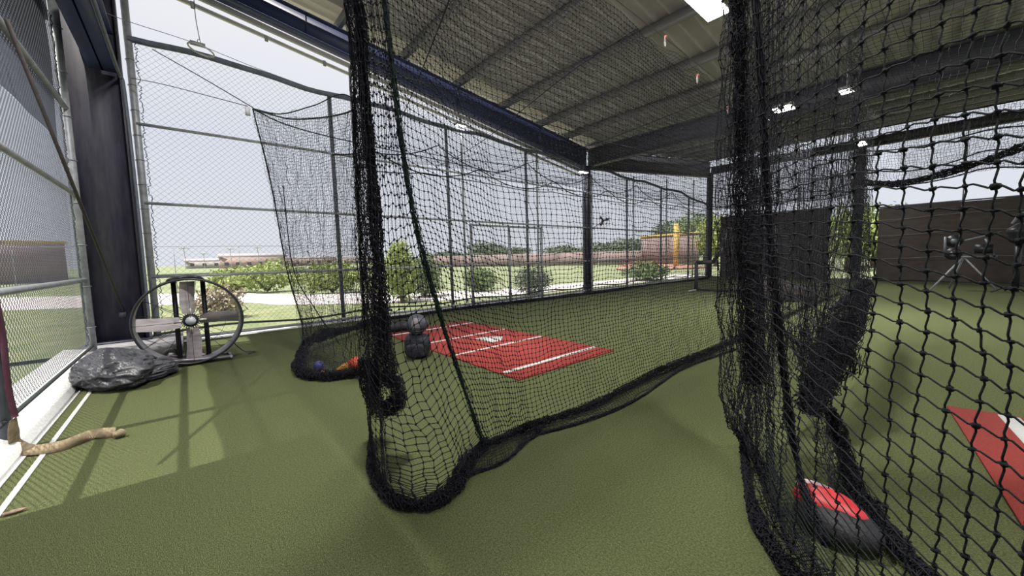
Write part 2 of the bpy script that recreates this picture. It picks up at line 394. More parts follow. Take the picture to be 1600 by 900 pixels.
# wires: two families of straight woven diagonals
def diag_wires(x0, x1, zt, pitch, y, r_, ztopf):
    m_ = MB(); L = []
    for sgn in (1, -1):
        c = x0 - zt
        while c < x1 + zt:
            if sgn > 0: xa, xb = c, c + zt
            else: xa, xb = c + zt, c
            # from z=0.12 (xa) to z=zt (xb); clip to x range
            ts = [0.0, 1.0]
            dx = xb - xa
            t0 = (x0 - xa)/dx; t1 = (x1 - xa)/dx
            lo, hi = max(0, min(t0, t1)), min(1, max(t0, t1))
            if hi - lo > 0.01:
                pa_ = xa + dx*lo; pb_ = xa + dx*hi
                za, zb2 = 0.12 + (zt-0.12)*lo, 0.12 + (zt-0.12)*hi
                zm = ztopf(min(max(pb_, x0), x1))
                if zb2 > zm:
                    k = (zm - za)/(zb2 - za)
                    if k <= 0: c += pitch; continue
                    pb_ = pa_ + (pb_ - pa_)*k; zb2 = zm
                L.append([(pa_, y, za), (pb_, y + 0.003*sgn, zb2)])
            c += pitch
    m_.lines(np.array(L), r_, 3); return m_
diag_wires(-0.45, 22.4, 5.06, 0.098, YF, 0.0019, ftop).build('chain_link_mesh', WIRE, bf)
xs = np.linspace(-0.45, 22.4, 90)
MB().lines(np.array([[(x, YF - 0.02, ftop(x) + 0.01*math.sin(x*5)) for x in xs]]), 0.05, 8).build('top_band', mat('dark_fabric_band', (0.11, 0.12, 0.16), 0.85, 0, 0.2, 9, bump=0.4), bf)
for z in (3.70, 2.41, 1.17): MB().seg((-0.45, YF - 0.035, z), (22.4, YF - 0.035, z), 0.026, 8).build('rail', GALV, bf)
MB().seg((-0.2, YF - 0.03, 0.07), (22.4, YF - 0.03, 0.07), 0.03, 8).build('bottom_rail', GALV, bf)
MB().lines(np.array([[(x, YF - 0.05, 0.20 + 0.035*math.sin(x*2.17 + 0.5)) for x in xs]]), 0.022, 6).build('hem_cord', mat('dark_cord', (0.03, 0.04, 0.04), 0.9), bf)
m0 = MB().seg((-0.45, YF, 0.0), (-0.45, YF, 6.4), 0.05, 12).build('post', GALV, bf); m0['label'] = 'thick grey corner post'
for k in range(7):
    x = 2.6 + 2.9*k
    MB().seg((x + 0.03, YF + 0.05, 0.0), (x, YF + 0.05, ftop(x) + 0.03), 0.042, 8).build('post', DARKPOST, bf)
for i, z in enumerate(np.linspace(0.3, 4.9, 24)):           # ragged lacing along the first post
    if i % 2 == 0: MB().lines(np.array([[(-0.45 + 0.058*math.cos(a), YF + 0.058*math.sin(a), z + 0.003*a) for a in np.linspace(0, 6.3, 12)]]), 0.005, 4).build('wire_tie', WIRE, bf)
m_ = MB(); pts = []
for z in np.linspace(0.2, 5.0, 190): pts.append((-0.37 + rng.uniform(-0.018, 0.028), YF + rng.uniform(-0.015, 0.015), z))
m_.lines(np.array([pts]), 0.007, 4); m_.build('knuckled_edge', WIREL, bf)
# slender grey standards from floor to roof beam
src = None
for k in range(7):
    x = 3.09 + 2.93*k; zt = (6.30 - 0.156*x) if x < 11.4 else 4.5 + 0.09*(x - 11.4)
    o = MB().seg((x, YF + 0.10, 0.0), (x, YF + 0.10, zt - 0.1), 0.03, 8).build('pipe_standard', GALV)
    where = ['beside the gathered black net', 'at the left side of the pipe gate', 'at the right side of the pipe gate', 'just right of the middle column',
             'third before the far corner column', 'second before the far corner column', 'nearest the far corner column'][k]
    tag(o, 'slim grey pipe rising to the roof ' + where, 'pipe', 'slim pipes behind the back fence')
# pipe gate in the back fence
gate = empty('pipe_gate', (7.5, YF - 0.02, 0), 'grey pipe gate frame let into the back fence', 'gate')
yg = YF - 0.09
for a, b, n_ in (((6.12, yg, 0.02), (6.12, yg, 2.34), 'gate_post'), ((7.52, yg, 0.02), (7.52, yg, 2.27), 'gate_post'), ((8.92, yg, 0.02), (8.92, yg, 2.34), 'gate_post'),
                 ((6.12, yg, 2.30), (8.95, yg, 2.30), 'top_rail'), ((6.12, yg, 0.10), (8.95, yg, 0.10), 'bottom_rail')):
    MB().seg(a, b, 0.042 if n_ == 'gate_post' else 0.028, 10).build(n_, GALV, gate)
# ================================================================== LEFT FENCE
XL = -1.12
lf = empty('chain_link_fence', (XL, 5.5, 0.2), 'left side chain-link fence with honeycomb wire and grey rails', 'fence')
def zigzag(y0, y1, z0, z1, w_=0.034, hz=0.036, r_=0.0027):
    """woven wires: neighbours mirrored so that they hook into diamonds"""
    m_ = MB(); n = int((y1 - y0)/w_); m = int((z1 - z0)/hz); k = np.arange(m)
    i_ = np.arange(n)[:, None]; sg = np.where((k[None] + i_) % 2, 1.0, -1.0)
    L = np.zeros((n, m, 3)); L[..., 1] = y0 + w_*i_ + sg*w_*0.54; L[..., 2] = z0 + hz*k[None]; L[..., 0] = XL + 0.004*sg
    m_.lines(L, r_, 3); return m_
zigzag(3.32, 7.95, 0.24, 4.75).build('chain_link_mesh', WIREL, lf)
for z in (3.54, 2.37, 1.18): MB().seg((XL + 0.03, 0.5, z), (XL + 0.03, 8.02, z), 0.03, 10).build('rail', GALV, lf)
MB().seg((XL + 0.03, 0.5, 0.23), (XL + 0.03, 8.02, 0.23), 0.018, 8).build('bottom_cord', mat('dark_cord', (0.03, 0.04, 0.04), 0.9), lf)
MB().seg((XL + 0.02, 8.02, 0.1), (XL + 0.02, 8.02, 5.3), 0.05, 12).build('post', GALV, lf)['label'] = 'thick grey end post by the column'
MB().seg((XL + 0.02, 4.52, 0.1), (XL + 0.02, 4.52, 5.3), 0.045, 12).build('post', DARKPOST, lf)
MB().seg((XL + 0.02, 1.4, 0.1), (XL + 0.02, 1.4, 5.3), 0.045, 12).build('post', DARKPOST, lf)
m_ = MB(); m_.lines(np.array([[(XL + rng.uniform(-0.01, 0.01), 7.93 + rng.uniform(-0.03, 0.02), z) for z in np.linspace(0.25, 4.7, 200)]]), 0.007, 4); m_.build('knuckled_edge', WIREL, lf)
for z in np.linspace(0.5, 4.6, 8): MB().lines(np.array([[(XL + 0.02 + 0.06*math.cos(a), 8.02 + 0.06*math.sin(a), z) for a in np.linspace(0, 6.3, 12)]]), 0.006, 4).build('wire_tie', WIRE, lf)
# fabric on the outside of the fence: sheer below, dense valance above
def cloth_x(x, y0, y1, z0, z1, m, name, parent, n=14):
    g = np.array([[(x + 0.012*math.sin(y*5 + z*3), y, z + 0.01*math.sin(y*4)) for y in np.linspace(y0, y1, n*3)] for z in np.linspace(z0, z1, n)])
    q = MB(); q.grid(g); return q.build(name, m, parent, smooth=True)
scr = empty('windscreen', (XL - 0.06, 5.5, 0.3), 'thin grey-blue mesh windscreen hung outside the left fence, darker along the top', 'windscreen')
cloth_x(XL - 0.05, 3.3, 7.9, 0.26, 3.03, sheer('sheer_screen', (0.34, 0.36, 0.44), 0.15), 'lower_screen', scr)
cloth_x(XL - 0.05, 0.6, 7.9, 3.05, 5.0, sheer('dense_screen', (0.09, 0.10, 0.14), 0.86), 'upper_screen', scr)
mb = MB(); mb.box((XL - 0.24, -6.0, 0.0), (XL - 0.16, 3.3, 4.8))
tag(mb.build('wall_left', mat('grey_metal_wall', (0.25, 0.25, 0.28), 0.6, 0, 0.1, 4)), 'grey sheet wall behind the camera on the left', 'wall', kind='structure')
# brace rods
for a, b, lab in ((AX(10, 30, -1.02), np.array([-0.80, 8.66, 0.60]), 'long dark brace rod slanting from overhead down to the corner column'),
                  (np.array([-1.02, 6.6, 5.1]), np.array([-1.02, 3.5, 1.9]), 'short length of dark brace rod crossing the top left corner')):
    o = MB().seg(a, b, 0.018, 8).build('brace_rod', mat('rusty_dark_rod', (0.035, 0.028, 0.03), 0.7, 0.1, 0.3, 20)); tag(o, lab, 'rod')
mb = MB(); mb.box((-1.27, -6.4, 4.9), (-1.24, 8.6, zA(-1.25) + 0.01))  # added out of view to keep sun from leaking in under the roof
tag(mb.build('sun_block_sheet', NAVY), 'unseen navy sheet added to block sun above the overhead beam', 'sun blocker', kind='structure')
# conduit pipe along the beam and down the post
def pipe(name, pts, r_, m, label, cat, sides=8):
    pts = np.array(pts, float); t = np.linspace(0, len(pts)-1, (len(pts)-1)*8 + 1)
    return tag(MB().lines(crom(pts, t)[None], r_, sides).build(name, m, smooth=True), label, cat)
pipe('conduit', [(-0.57, 3.0, 4.33), (-0.57, 6.0, 4.33), (-0.57, 8.3, 4.33), (-0.56, 8.56, 4.30), (-0.535, 8.60, 4.1), (-0.52, 8.62, 2.5), (-0.52, 8.62, 0.2)], 0.022, DARKPOST,
     'grey conduit bending from the overhead beam down the corner column', 'conduit')
# maroon strap on the near post, webbing on the floor
st = empty('maroon_strap', (-1.05, 4.45, 0.5), 'maroon strap hanging on the left fence post at the frame edge', 'strap')
pth = [AX(-6, 470, -1.05), AX(4, 520, -1.05), AX(8, 560, -1.04), AX(14, 610, -1.03), AX(24, 652, -1.01)]
def ribbon(pts, wdt, thick, m, name, parent=None, up=None, twist=None):
    pts = crom(np.array(pts, float), np.linspace(0, len(pts)-1, (len(pts)-1)*8 + 1)); T = np.gradient(pts, axis=0); T /= np.linalg.norm(T, axis=1, keepdims=True)
    n = len(pts); U = np.tile(np.array(up if up is not None else (0, 0, 1.0)), (n, 1)).astype(float)
    if twist is not None: U = crom(np.array(twist, float), np.linspace(0, len(twist)-1, n))
    U -= T*np.sum(U*T, axis=1, keepdims=True); U /= np.linalg.norm(U, axis=1, keepdims=True); N = np.cross(T, U)
    rings = np.stack([pts + U*wdt/2 + N*thick/2, pts + U*wdt/2 - N*thick/2, pts - U*wdt/2 - N*thick/2, pts - U*wdt/2 + N*thick/2], 1)
    V = rings.reshape(-1, 3); Q = [[i*4 + k, i*4 + (k+1) % 4, (i+1)*4 + (k+1) % 4, (i+1)*4 + k] for i in range(n-1) for k in range(4)]
    q = MB(); q.add(V, quads=Q, polys=[[0, 1, 2, 3], [(n-1)*4 + k for k in (3, 2, 1, 0)]]); return q.build(name, m, parent)
ribbon(pth, 0.055, 0.006, mat('maroon_webbing', (0.05, 0.007, 0.022), 0.8, 0, 0.2, 60), 'webbing', st, up=(0.3, 1, 0))
ws = empty('webbing_strap', G(100, 690), 'tan webbing strap trailing over the turf from the left kerb', 'strap')
TAN = mat('tan_webbing', (0.22, 0.17, 0.105), 0.85, 0, 0.3, 30, bump=0.3, bscale=200)
p0 = AX(20, 655, -1.02)
pth = [p0, P(21, 675, 4.5), G(26, 694, 0.05), G(48, 703, 0.036), G(95, 697, 0.036), G(125, 686, 0.040), G(150, 677, 0.040), G(180, 676, 0.036)]
ribbon(pth, 0.080, 0.004, TAN, 'webbing', ws, twist=[(0.2, 1, 0.1), (0.5, 1, 0.2), (0.4, 0.8, 0.5), (0.1, 0.9, 0.5), (0.1, 0.5, 1), (0.1, 0.2, 1), (0.1, 0.9, 0.6), (0, 0.5, 1)])
MB().sphere(G(187, 677, 0.035), (0.042, 0.036, 0.03), fn=lambda d: 1 + 0.12*math.sin(5*d[0] + 3*d[1])).build('knot', TAN, ws, smooth=True)
# stone / leaf on the turf
q = MB(); c = G(22, 799, 0.014); q.sphere(c, (0.046, 0.015, 0.010), fn=lambda d: 1 + 0.1*math.sin(7*d[0] + 2*d[1])); o = q.build('dry_leaf', mat('dry_leaf', (0.22, 0.15, 0.11), 0.8, 0, 0.3, 30), smooth=True)
tag(o, 'small brown dry leaf on the turf at the lower left', 'leaf')

# ================================================================== BLACK BAG
from mathutils import noise as mn
def blob(c, rx, ry, rz, amp, fr, seed=0, rot=0.0, nu=72, nv=40, flat=0.0, shape=None):
    V = []
    for j in range(nv+1):
        ph = math.pi*j/nv
        for i in range(nu):
            th = 2*math.pi*i/nu; d = Vector((math.sin(ph)*math.cos(th), math.sin(ph)*math.sin(th), math.cos(ph)))
            k = 1.0
            if shape: k = shape(d)
            p = Vector((d.x*rx, d.y*ry, d.z*rz))*k
            q1 = p*fr + Vector((seed, seed*2.3, 0))
            rid = 1 - abs(mn.noise(q1)*2); rid2 = 1 - abs(mn.noise(q1*2.3)*2)
            p = p + d*(amp*(rid - 0.5) + amp*0.45*(rid2 - 0.5) + amp*0.15*mn.noise(q1*6))
            x = p.x*math.cos(rot) - p.y*math.sin(rot); y = p.x*math.sin(rot) + p.y*math.cos(rot)
            z = c[2] + p.z
            if z < c[2]*0 + 0.006: z = 0.006 + 0.002*mn.noise(p*9)
            V.append((c[0] + x, c[1] + y, z))
    Q = [[j*nu + i, (j+1)*nu + i, (j+1)*nu + (i+1) % nu, j*nu + (i+1) % nu] for j in range(nv) for i in range(nu)]
    q = MB(); q.add(V, quads=Q); return q
PLAST = mat('black_plastic_sheet', (0.050, 0.051, 0.060), 0.40, 0, 0.2, 5, bump=0.5, bscale=16, spec=0.55, stretch=(2.2, 0.9, 2.2))
bag = empty('plastic_bag', (-0.72, 6.35, 0), 'crumpled black plastic bag slumped beside the left kerb', 'bag')
def fold(c, rx, ry, rz, rot, seed, amp):
    """thin plastic: long sharp creases that run towards the tied neck"""
    nu, nv = 110, 60; V = []
    for j in range(nv + 1):
        ph = math.pi*j/nv
        for i in range(nu):
            th = 2*math.pi*i/nu; d = Vector((math.sin(ph)*math.cos(th), math.sin(ph)*math.sin(th), math.cos(ph)))
            a_ = mn.noise(Vector((d.x*1.5 + seed, d.y*4.5, d.z*4.5))); b_ = mn.noise(Vector((d.x*4 + seed*2, d.y*11 + d.x*3, d.z*10)))
            low_ = mn.noise(d*1.6 + Vector((seed, 0, 3)))
            k = 1 + 0.16*low_ + amp*((1 - abs(a_)*3.0)*0.6 + (1 - abs(b_)*3.2)*0.28)
            tx = 1.0 - 0.32*max(0, d.x)**2
            p_ = Vector((d.x*rx, d.y*ry*tx, d.z*rz*tx))*k
            x = p_.x*math.cos(rot) - p_.y*math.sin(rot); y = p_.x*math.sin(rot) + p_.y*math.cos(rot)
            V.append((c[0] + x, c[1] + y, max(0.005 + 0.002*b_, c[2] + p_.z)))
    Q = [[j*nu + i, (j+1)*nu + i, (j+1)*nu + (i+1) % nu, j*nu + (i+1) % nu] for j in range(nv) for i in range(nu)]
    q = MB(); q.add(V, quads=Q); return q
fold((-0.70, 6.40, 0.14), 0.34, 0.60, 0.22, 0.25, 3.3, 0.13).build('bag_body', PLAST, bag, smooth=True)
fold((-0.43, 6.30, 0.08), 0.27, 0.22, 0.11, 0.55, 8.1, 0.20).build('bag_neck', PLAST, bag, smooth=True)

# ================================================================== DRUM FAN
FX, FY = 0.0, 6.76; RF = 0.565
fan = empty('drum_fan', (FX, FY, 0), 'big round drum fan with four grey blades on two wheels', 'fan')
# local frame: axis points from fan to camera (horizontal)
ax = np.array([-FX, -FY, 0.0]); ax /= np.linalg.norm(ax); si = np.cross(ax, (0, 0, 1.0)); si = -si   # si to the right as seen
if si[0] < 0: si = -si
UP = np.array([0, 0, 1.0]); FC = np.array([FX, FY, 0.60])
def L(s_, u_, a_=0.0): return FC + si*s_ + UP*u_ + ax*a_
BLK = mat('black_enamel', (0.02, 0.02, 0.025), 0.4, 0.2, 0.2, 20)
DRUM = mat('dull_grey_drum', (0.17, 0.16, 0.18), 0.5, 0.4, 0.25, 6)
BLADE = mat('dusty_fan_blade', (0.30, 0.27, 0.28), 0.6, 0.1, 0.25, 5, stretch=(1, 1, 4))
ang = np.linspace(0, 2*math.pi, 73)
q = MB()
prof = [(RF, 0.13), (RF + 0.012, 0.10), (RF + 0.012, -0.16), (RF, -0.19), (RF - 0.012, -0.16), (RF - 0.012, 0.10)]
rings = np.array([[L(r_*math.cos(a), r_*math.sin(a), d_) for a in ang] for r_, d_ in prof + prof[:1]]); q.grid(rings)
q.build('drum', DRUM, fan, smooth=True)
q = MB(); q.lines(np.array([[L((RF+0.005)*math.cos(a), (RF+0.005)*math.sin(a), 0.14) for a in ang]]), 0.014, 8); q.build('front_ring', BLK, fan, smooth=True)
q = MB(); q.lines(np.array([[L((RF+0.005)*math.cos(a), (RF+0.005)*math.sin(a), -0.20) for a in ang]]), 0.014, 8); q.build('rear_ring', BLK, fan, smooth=True)
bl = []
for k in range(4):
    a = math.pi/2*k + math.pi/2 + 0.0
    e1 = si*math.cos(a) + UP*math.sin(a); e2 = -si*math.sin(a) + UP*math.cos(a); rows = []
    for j, rr in enumerate(np.linspace(0.10, 0.535, 10)):
        wd = 0.066 + 0.014*min(1, j/3); row = []
        for i, s_ in enumerate(np.linspace(-1, 1, 6)):
            off = 0.02*math.sin(rr*6)
            row.append(FC + e1*rr + e2*(s_*wd + off) + ax*(0.02 + s_*0.05 + 0.018*(1 - s_*s_)))
        rows.append(row)
    q = MB(); g = np.array(rows); q.grid(g); q.grid((g - ax*0.006)[::-1]); q.build('blade', BLADE, fan, smooth=True)
    q = MB(); q.bar(FC + e1*0.05 + ax*0.035, FC + e1*0.17 + ax*0.045, 0.03, 0.008, up=ax); q.build('blade_bracket', mat('steel_bright', (0.5, 0.47, 0.40), 0.4, 0.5), fan)
q = MB(); q.lines(np.array([[L(0, 0, -0.10), L(0, 0, 0.045)]]), 0.085, 24, caps=True); hub = q.build('hub', BLK, fan)
q = MB()
for k in range(24):
    a = k*math.pi/12; q.bar(L(0.08*math.cos(a), 0.08*math.sin(a), 0.045), L(0.105*math.cos(a), 0.105*math.sin(a), 0.03), 0.012, 0.01, up=ax)
q.build('hub_teeth', BLK, hub)
q = MB(); q.lines(np.array([[L(0, 0, 0.045), L(0, 0, 0.062)]]), 0.056, 24, caps=True); cap = q.build('hub_cap', mat('pale_label', (0.45, 0.46, 0.52), 0.5), hub); cap['label'] = 'pale round hub cap'
for s_ in (-0.145, 0.165):
    q = MB(); q.bar(L(s_, -0.53, -0.14), L(s_, 0.535, -0.14), 0.055, 0.03, up=ax); q.build('motor_strut', BLK, fan)
# guard spokes, front and back (joined: dozens of hair-thin wires)
q = MB()
for k in range(16):
    a = k*2*math.pi/16 + 0.12
    for d_, inner in ((-0.20, 0.10),): q.lines(np.array([[L(inner*math.cos(a), inner*math.sin(a), d_), L(0.565*math.cos(a + 0.1), 0.565*math.sin(a + 0.1), d_)]]), 0.0032, 4)
for a in (1.571, -1.571, 0.0, 3.1416, 0.55, 2.5, 3.7, 5.6): q.lines(np.array([[L(0.05*math.cos(a), 0.05*math.sin(a), 0.15), L(0.565*math.cos(a), 0.565*math.sin(a), 0.14)]]), 0.003, 4)
for rr in (0.2, 0.4): q.lines(np.array([[L(rr*math.cos(a), rr*math.sin(a), -0.2) for a in ang]]), 0.003, 4)
o = q.build('wire_guard', BLK, fan)
q = MB(); hp = [L(-0.20, 0.54, 0.0), L(-0.17, 0.57, 0.04), L(-0.05, 0.59, 0.06), L(0.05, 0.595, 0.06), L(0.12, 0.58, 0.04), L(0.17, 0.55, 0.0)]
q.lines(crom(np.array(hp), np.linspace(0, 5, 26))[None], 0.02, 8); q.build('handle', BLK, fan, smooth=True)
q = MB(); q.lines(crom(np.array([L(-0.16, 0.56, 0.05), L(-0.08, 0.585, 0.09), L(0.0, 0.60, 0.07), L(0.10, 0.59, 0.09), L(0.15, 0.565, 0.05)]), np.linspace(0, 4, 20))[None], 0.026, 7); q.build('coiled_cord', BLK, fan)
TYRE = mat('tyre_rubber', (0.03, 0.03, 0.032), 0.8)
for s_, d_ in ((-0.30, 0.24), (-0.24, -0.30)):
    c = L(s_, -0.50, d_); tr = [[c + (si*math.cos(a) + UP*math.sin(a))*rr + ax*w_ for a in np.linspace(0, 6.2832, 29)] for rr, w_ in ((0.055, 0.028), (0.088, 0.03), (0.10, 0.015), (0.10, -0.015), (0.088, -0.03), (0.055, -0.028))]
    q = MB(); q.grid(np.array(tr)); wv = q.build('wheel', TYRE, fan, smooth=True)
    q = MB(); q.lines(np.array([[c - ax*0.02, c + ax*0.02]]), 0.056, 20, caps=True); q.build('wheel_rim', mat('rim_steel', (0.35, 0.35, 0.36), 0.4, 0.5), wv)
    q = MB(); q.lines(np.array([[c - ax*0.03, c + ax*0.032]]), 0.018, 12, caps=True); q.build('axle_nut', BLK, wv)
q = MB(); q.lines(np.array([[L(-0.30, -0.50, 0.2), L(-0.24, -0.50, -0.30)]]), 0.012, 8); q.build('axle', BLK, fan)
q = MB(); q.bar(L(-0.32, -0.50, 0.12), L(0.42, -0.565, 0.12), 0.03, 0.035); q.bar(L(-0.30, -0.50, -0.22), L(0.42, -0.565, -0.18), 0.03, 0.035); q.bar(L(0.40, -0.565, 0.16), L(0.40, -0.565, -0.22), 0.03, 0.03)
q.build('base_frame', DRUM, fan)
for d_ in (0.12, -0.18):
    q = MB(); q.lines(np.array([[L(0.40, -0.565, d_), L(0.40, -0.565, d_)]]), 0.022, 10, caps=True); q.build('foot', TYRE, fan)
q = MB(); q.lines(crom(np.array([L(0.45, -0.40, -0.2), L(0.52, -0.50, -0.2), L(0.60, -0.58, -0.2), L(0.72, -0.59, -0.15), L(0.62, -0.59, -0.05)]), np.linspace(0, 4, 24))[None], 0.007, 6); q.build('power_cord', BLK, fan)

# ================================================================== BATTING MATS
def hitting_mat(name, x0, x1, y0, y1, label, lines, plate, rot=0.0):
    r_ = empty(name, (x1, y1, 0), label, 'mat', 'red hitting mats in the cages')
    q = MB(); q.box((x0, y0, 0.001), (x1, y1, 0.018)); q.build('red_turf', RED, r_)
    for a in lines: q = MB(); q.box((a[0], a[1], 0.018), (a[2], a[3], 0.0205)); q.build('white_line', WHITE, r_)
    if plate is not None:
        cx, cy = plate; s_ = 0.216; pts = [(cx - s_, cy - s_, 0.018), (cx + 0.0, cy - s_, 0.018), (cx + s_, cy, 0.018), (cx, cy + s_, 0.018), (cx - s_, cy + s_, 0.018)]
        q = MB(); q.prism(pts, (0, 0, 0.004)); q.build('home_plate', WHITE, r_)
    r_.rotation_euler[2] = rot
    return r_
X0, X1, Y0, Y1 = 2.68, 4.50, 3.02, 6.80
hitting_mat('hitting_mat', X0, X1, Y0, Y1, 'red hitting mat with white lines and home plate inside the left cage',
            [(2.72, 3.29, 4.46, 3.36), (2.72, 4.40, 4.46, 4.46), (2.72, 5.36, 4.46, 5.42), (2.72, 6.42, 4.46, 6.48)], (3.78, 4.89))
hitting_mat('hitting_mat', 2.50, 4.79, -4.0, -0.06, 'red hitting mat with one white line, cut off by the right frame edge',
            [(2.7, -0.43, 4.76, -0.32), (2.7, -1.49, 4.76, -1.42), (2.7, -2.4, 4.76, -2.34)], (3.7, -1.9), rot=0.128)

# ================================================================== NETS
C_ = 0.045
# ---- cage one
cage1 = empty('batting_cage_net', (1.5, 2.1, 0), 'left black batting cage net with gathered doorway corner and hem folded on turf', 'net')
YS = 2.10
# side netting columns: top(3.6) .. bottom
def sidecol(x, xt, top, bz=0.0, by=0.0, bulge=0.0):
    return [(xt, YS, top), (xt*0.75 + x*0.25, YS + 0.01, top*0.72), (x*0.55 + xt*0.45, YS - bulge*0.3, top*0.45), (x, YS - bulge + 0.0, 0.30), (x, YS + by, 0.03 + bz)]
seam = [np.array(p) for p in ((0.83, 2.1, 3.62), AY(600, 0, 2.1), AY(640, 300, 2.08), AY(690, 500, 2.06), np.array([1.50, 2.08, 0.04]))]
def pol(pts, ts):   # resample polyline
    return crom(np.array(pts, float), ts)
cols = [seam]
xs_ = [1.9, 2.5, 3.3, 4.3, 5.6, 7.5, 10.0, 13.5, 17.5, 21.0]
for i, x in enumerate(xs_):
    top = 3.62 - 0.05*(i % 2) - (0.12 if x > 3.5 else 0); xt = x - 0.45*max(0, 1 - (x - 1.6)/2.2)
    cols.append([(xt, YS, top), (xt*0.8 + x*0.2, YS + 0.03*math.sin(x), 2.55), (xt*0.4 + x*0.6, YS + 0.05*math.sin(x*1.7), 1.55), (x - 0.02, YS + 0.03, 0.75), (x + 0.05, YS - 0.05, 0.05)])
C = np.array(cols, float)
uc = [24, 13, 18, 22, 29, 42, 56, 78, 60, 40]
A = surf(C, uc, 80, 0.006)
q = MB(); n1 = sum(uc[:4]); netting(q, A[:n1+1], 0.0018, 0.0074); 
netting(q, A[n1:sum(uc[:7])+1], 0.0018, 0.0062); netting(q, A[sum(uc[:7]):, ::2], 0.0022, 0)
o = q.build('side_netting', NET, cage1)
# front netting: from the gathered corner to the seam
hemf = [G(580, 700), G(584, 745), G(612, 788), G(668, 797), G(712, 768), G(727, 735), np.array([1.50, 2.08, 0.0])]
front = []
tops = [(0.74, 2.42, 3.62), (0.75, 2.38, 3.62), (0.765, 2.33, 3.62), (0.78, 2.26, 3.62), (0.80, 2.2, 3.62), (0.815, 2.15, 3.62), (0.83, 2.1, 3.62)]
mids = [(566, 300, 2.36), (575, 300, 2.33), (586, 300, 2.3), (600, 300, 2.28), (615, 300, 2.28), (628, 300, 2.29), (640, 300, 2.32)]
lows = [(572, 500, 2.45), (578, 520, 2.38), (592, 545, 2.25), (615, 560, 2.17), (645, 550, 2.15), (670, 530, 2.25), (690, 500, 2.38)]
upp = [(551, 60, 2.45), (561, 60, 2.42), (572, 60, 2.38), (583, 60, 2.32), (592, 60, 2.28), (599, 60, 2.26), (607, 60, 2.26)]
for i in range(7):
    h_ = hemf[i].copy(); h_[2] = 0.05
    front.append([tops[i], P(*upp[i]), P(*mids[i]), P(*lows[i]), h_*0.35 + P(*lows[i])*0.65*0 + 0.65*(np.array([h_[0], h_[1], 0.33])), ])
front = [[np.array(a, float) for a in c] for c in front]
front = [[c[0], c[1], c[2], c[3], np.array([hemf[i][0]*0.93 + c[3][0]*0.07, hemf[i][1]*0.93 + c[3][1]*0.07, 0.22]), np.array([hemf[i][0], hemf[i][1], 0.03])] for i, c in enumerate(front)]
A = surf(np.array(front), [3, 2, 3, 3, 3, 3], 74, 0.007); A[::2, :, 2] += 0.007; A[1::2, :, 2] -= 0.007
q = MB(); netting(q, A, 0.0021, 0.0082, 4)
bundle(q, [P(573, 600, 2.55), P(579, 680, 2.45), P(590, 752, 2.35)], 0.012, 9, 0.002, 0.03, 2, 0.6)
bundle(q, [P(596, 640, 2.5), P(599, 700, 2.4), P(604, 768, 2.2)], 0.016, 12, 0.002, 0.03, 2, 0.6)
q.build('front_netting', NET, cage1)
# seam rope
q = MB(); q.lines(crom(np.array(seam), np.linspace(0, 4, 60))[None], 0.007, 6); bundle(q, seam, 0.018, 18, 0.0022, 0.03, 6, 0.8); q.build('seam_rope', NETG, cage1)
# hem roll along front lobe and side net
q = MB(); hp = [np.array([h[0], h[1], 0.035]) for h in hemf]
bundle(q, hp, [0.03, 0.035, 0.042, 0.045, 0.05, 0.045, 0.035], 70, 0.0021, 0.022, 3, 0.9)
q.build('front_hem_roll', NET, cage1)
q = MB(); sp = [(1.50, 2.08, 0.04), (1.75, 2.07, 0.04), (2.1, 2.03, 0.05), (2.6, 1.98, 0.05), (3.3, 2.02, 0.05), (4.2, 2.05, 0.05), (5.3, 2.02, 0.05), (7, 2.06, 0.05), (10, 2.1, 0.05), (15, 2.1, 0.05)]
bundle(q, sp, [0.03, 0.03, 0.032, 0.035, 0.035, 0.035, 0.035, 0.035, 0.035, 0.035], 34, 0.0022, 0.03, 10, 0.8)
q.build('side_hem_roll', NET, cage1)
# skirt of net lying in front of the hem
def skirt(path_in, path_out, nu, nv, r_, z=0.012, jit=0.008, m=NET, name='ground_skirt', parent=cage1):
    g = []
    for a, b in zip(path_in, path_out):
        a = np.array(a, float); b = np.array(b, float); g.append([np.array([a[0], a[1], 0.05]), np.array([(a[0]+b[0])/2, (a[1]+b[1])/2, 0.03]), np.array([b[0], b[1], z])])
    g = np.array(g); A_ = surf(g, nu, nv, jit); A_[..., 2] = np.maximum(A_[..., 2], 0.006)
    q_ = MB(); netting(q_, A_, r_, 0.0045); bundle(q_, [c[-1] for c in g], 0.014, 16, 0.0022, 0.03, 6, 0.8); return q_.build(name, m, parent)
skirt([(1.30, 2.05), (1.48, 2.06), (1.62, 2.05), (1.85, 2.02), (2.0, 2.0)], [G(712, 752)[:2], G(745, 740)[:2], G(790, 722)[:2], G(822, 692)[:2], (1.98, 1.98)], [8, 8, 9, 6], 9, 0.0022)
skirt([(1.95, 2.0), (2.5, 1.96), (3.3, 2.0), (4.2, 2.02), (5.3, 2.0)], [(1.97, 1.96), G(930, 655)[:2], G(1000, 622)[:2], G(1070, 576)[:2], G(1150, 547)[:2]], [14, 18, 20, 22], 7, 0.0022)
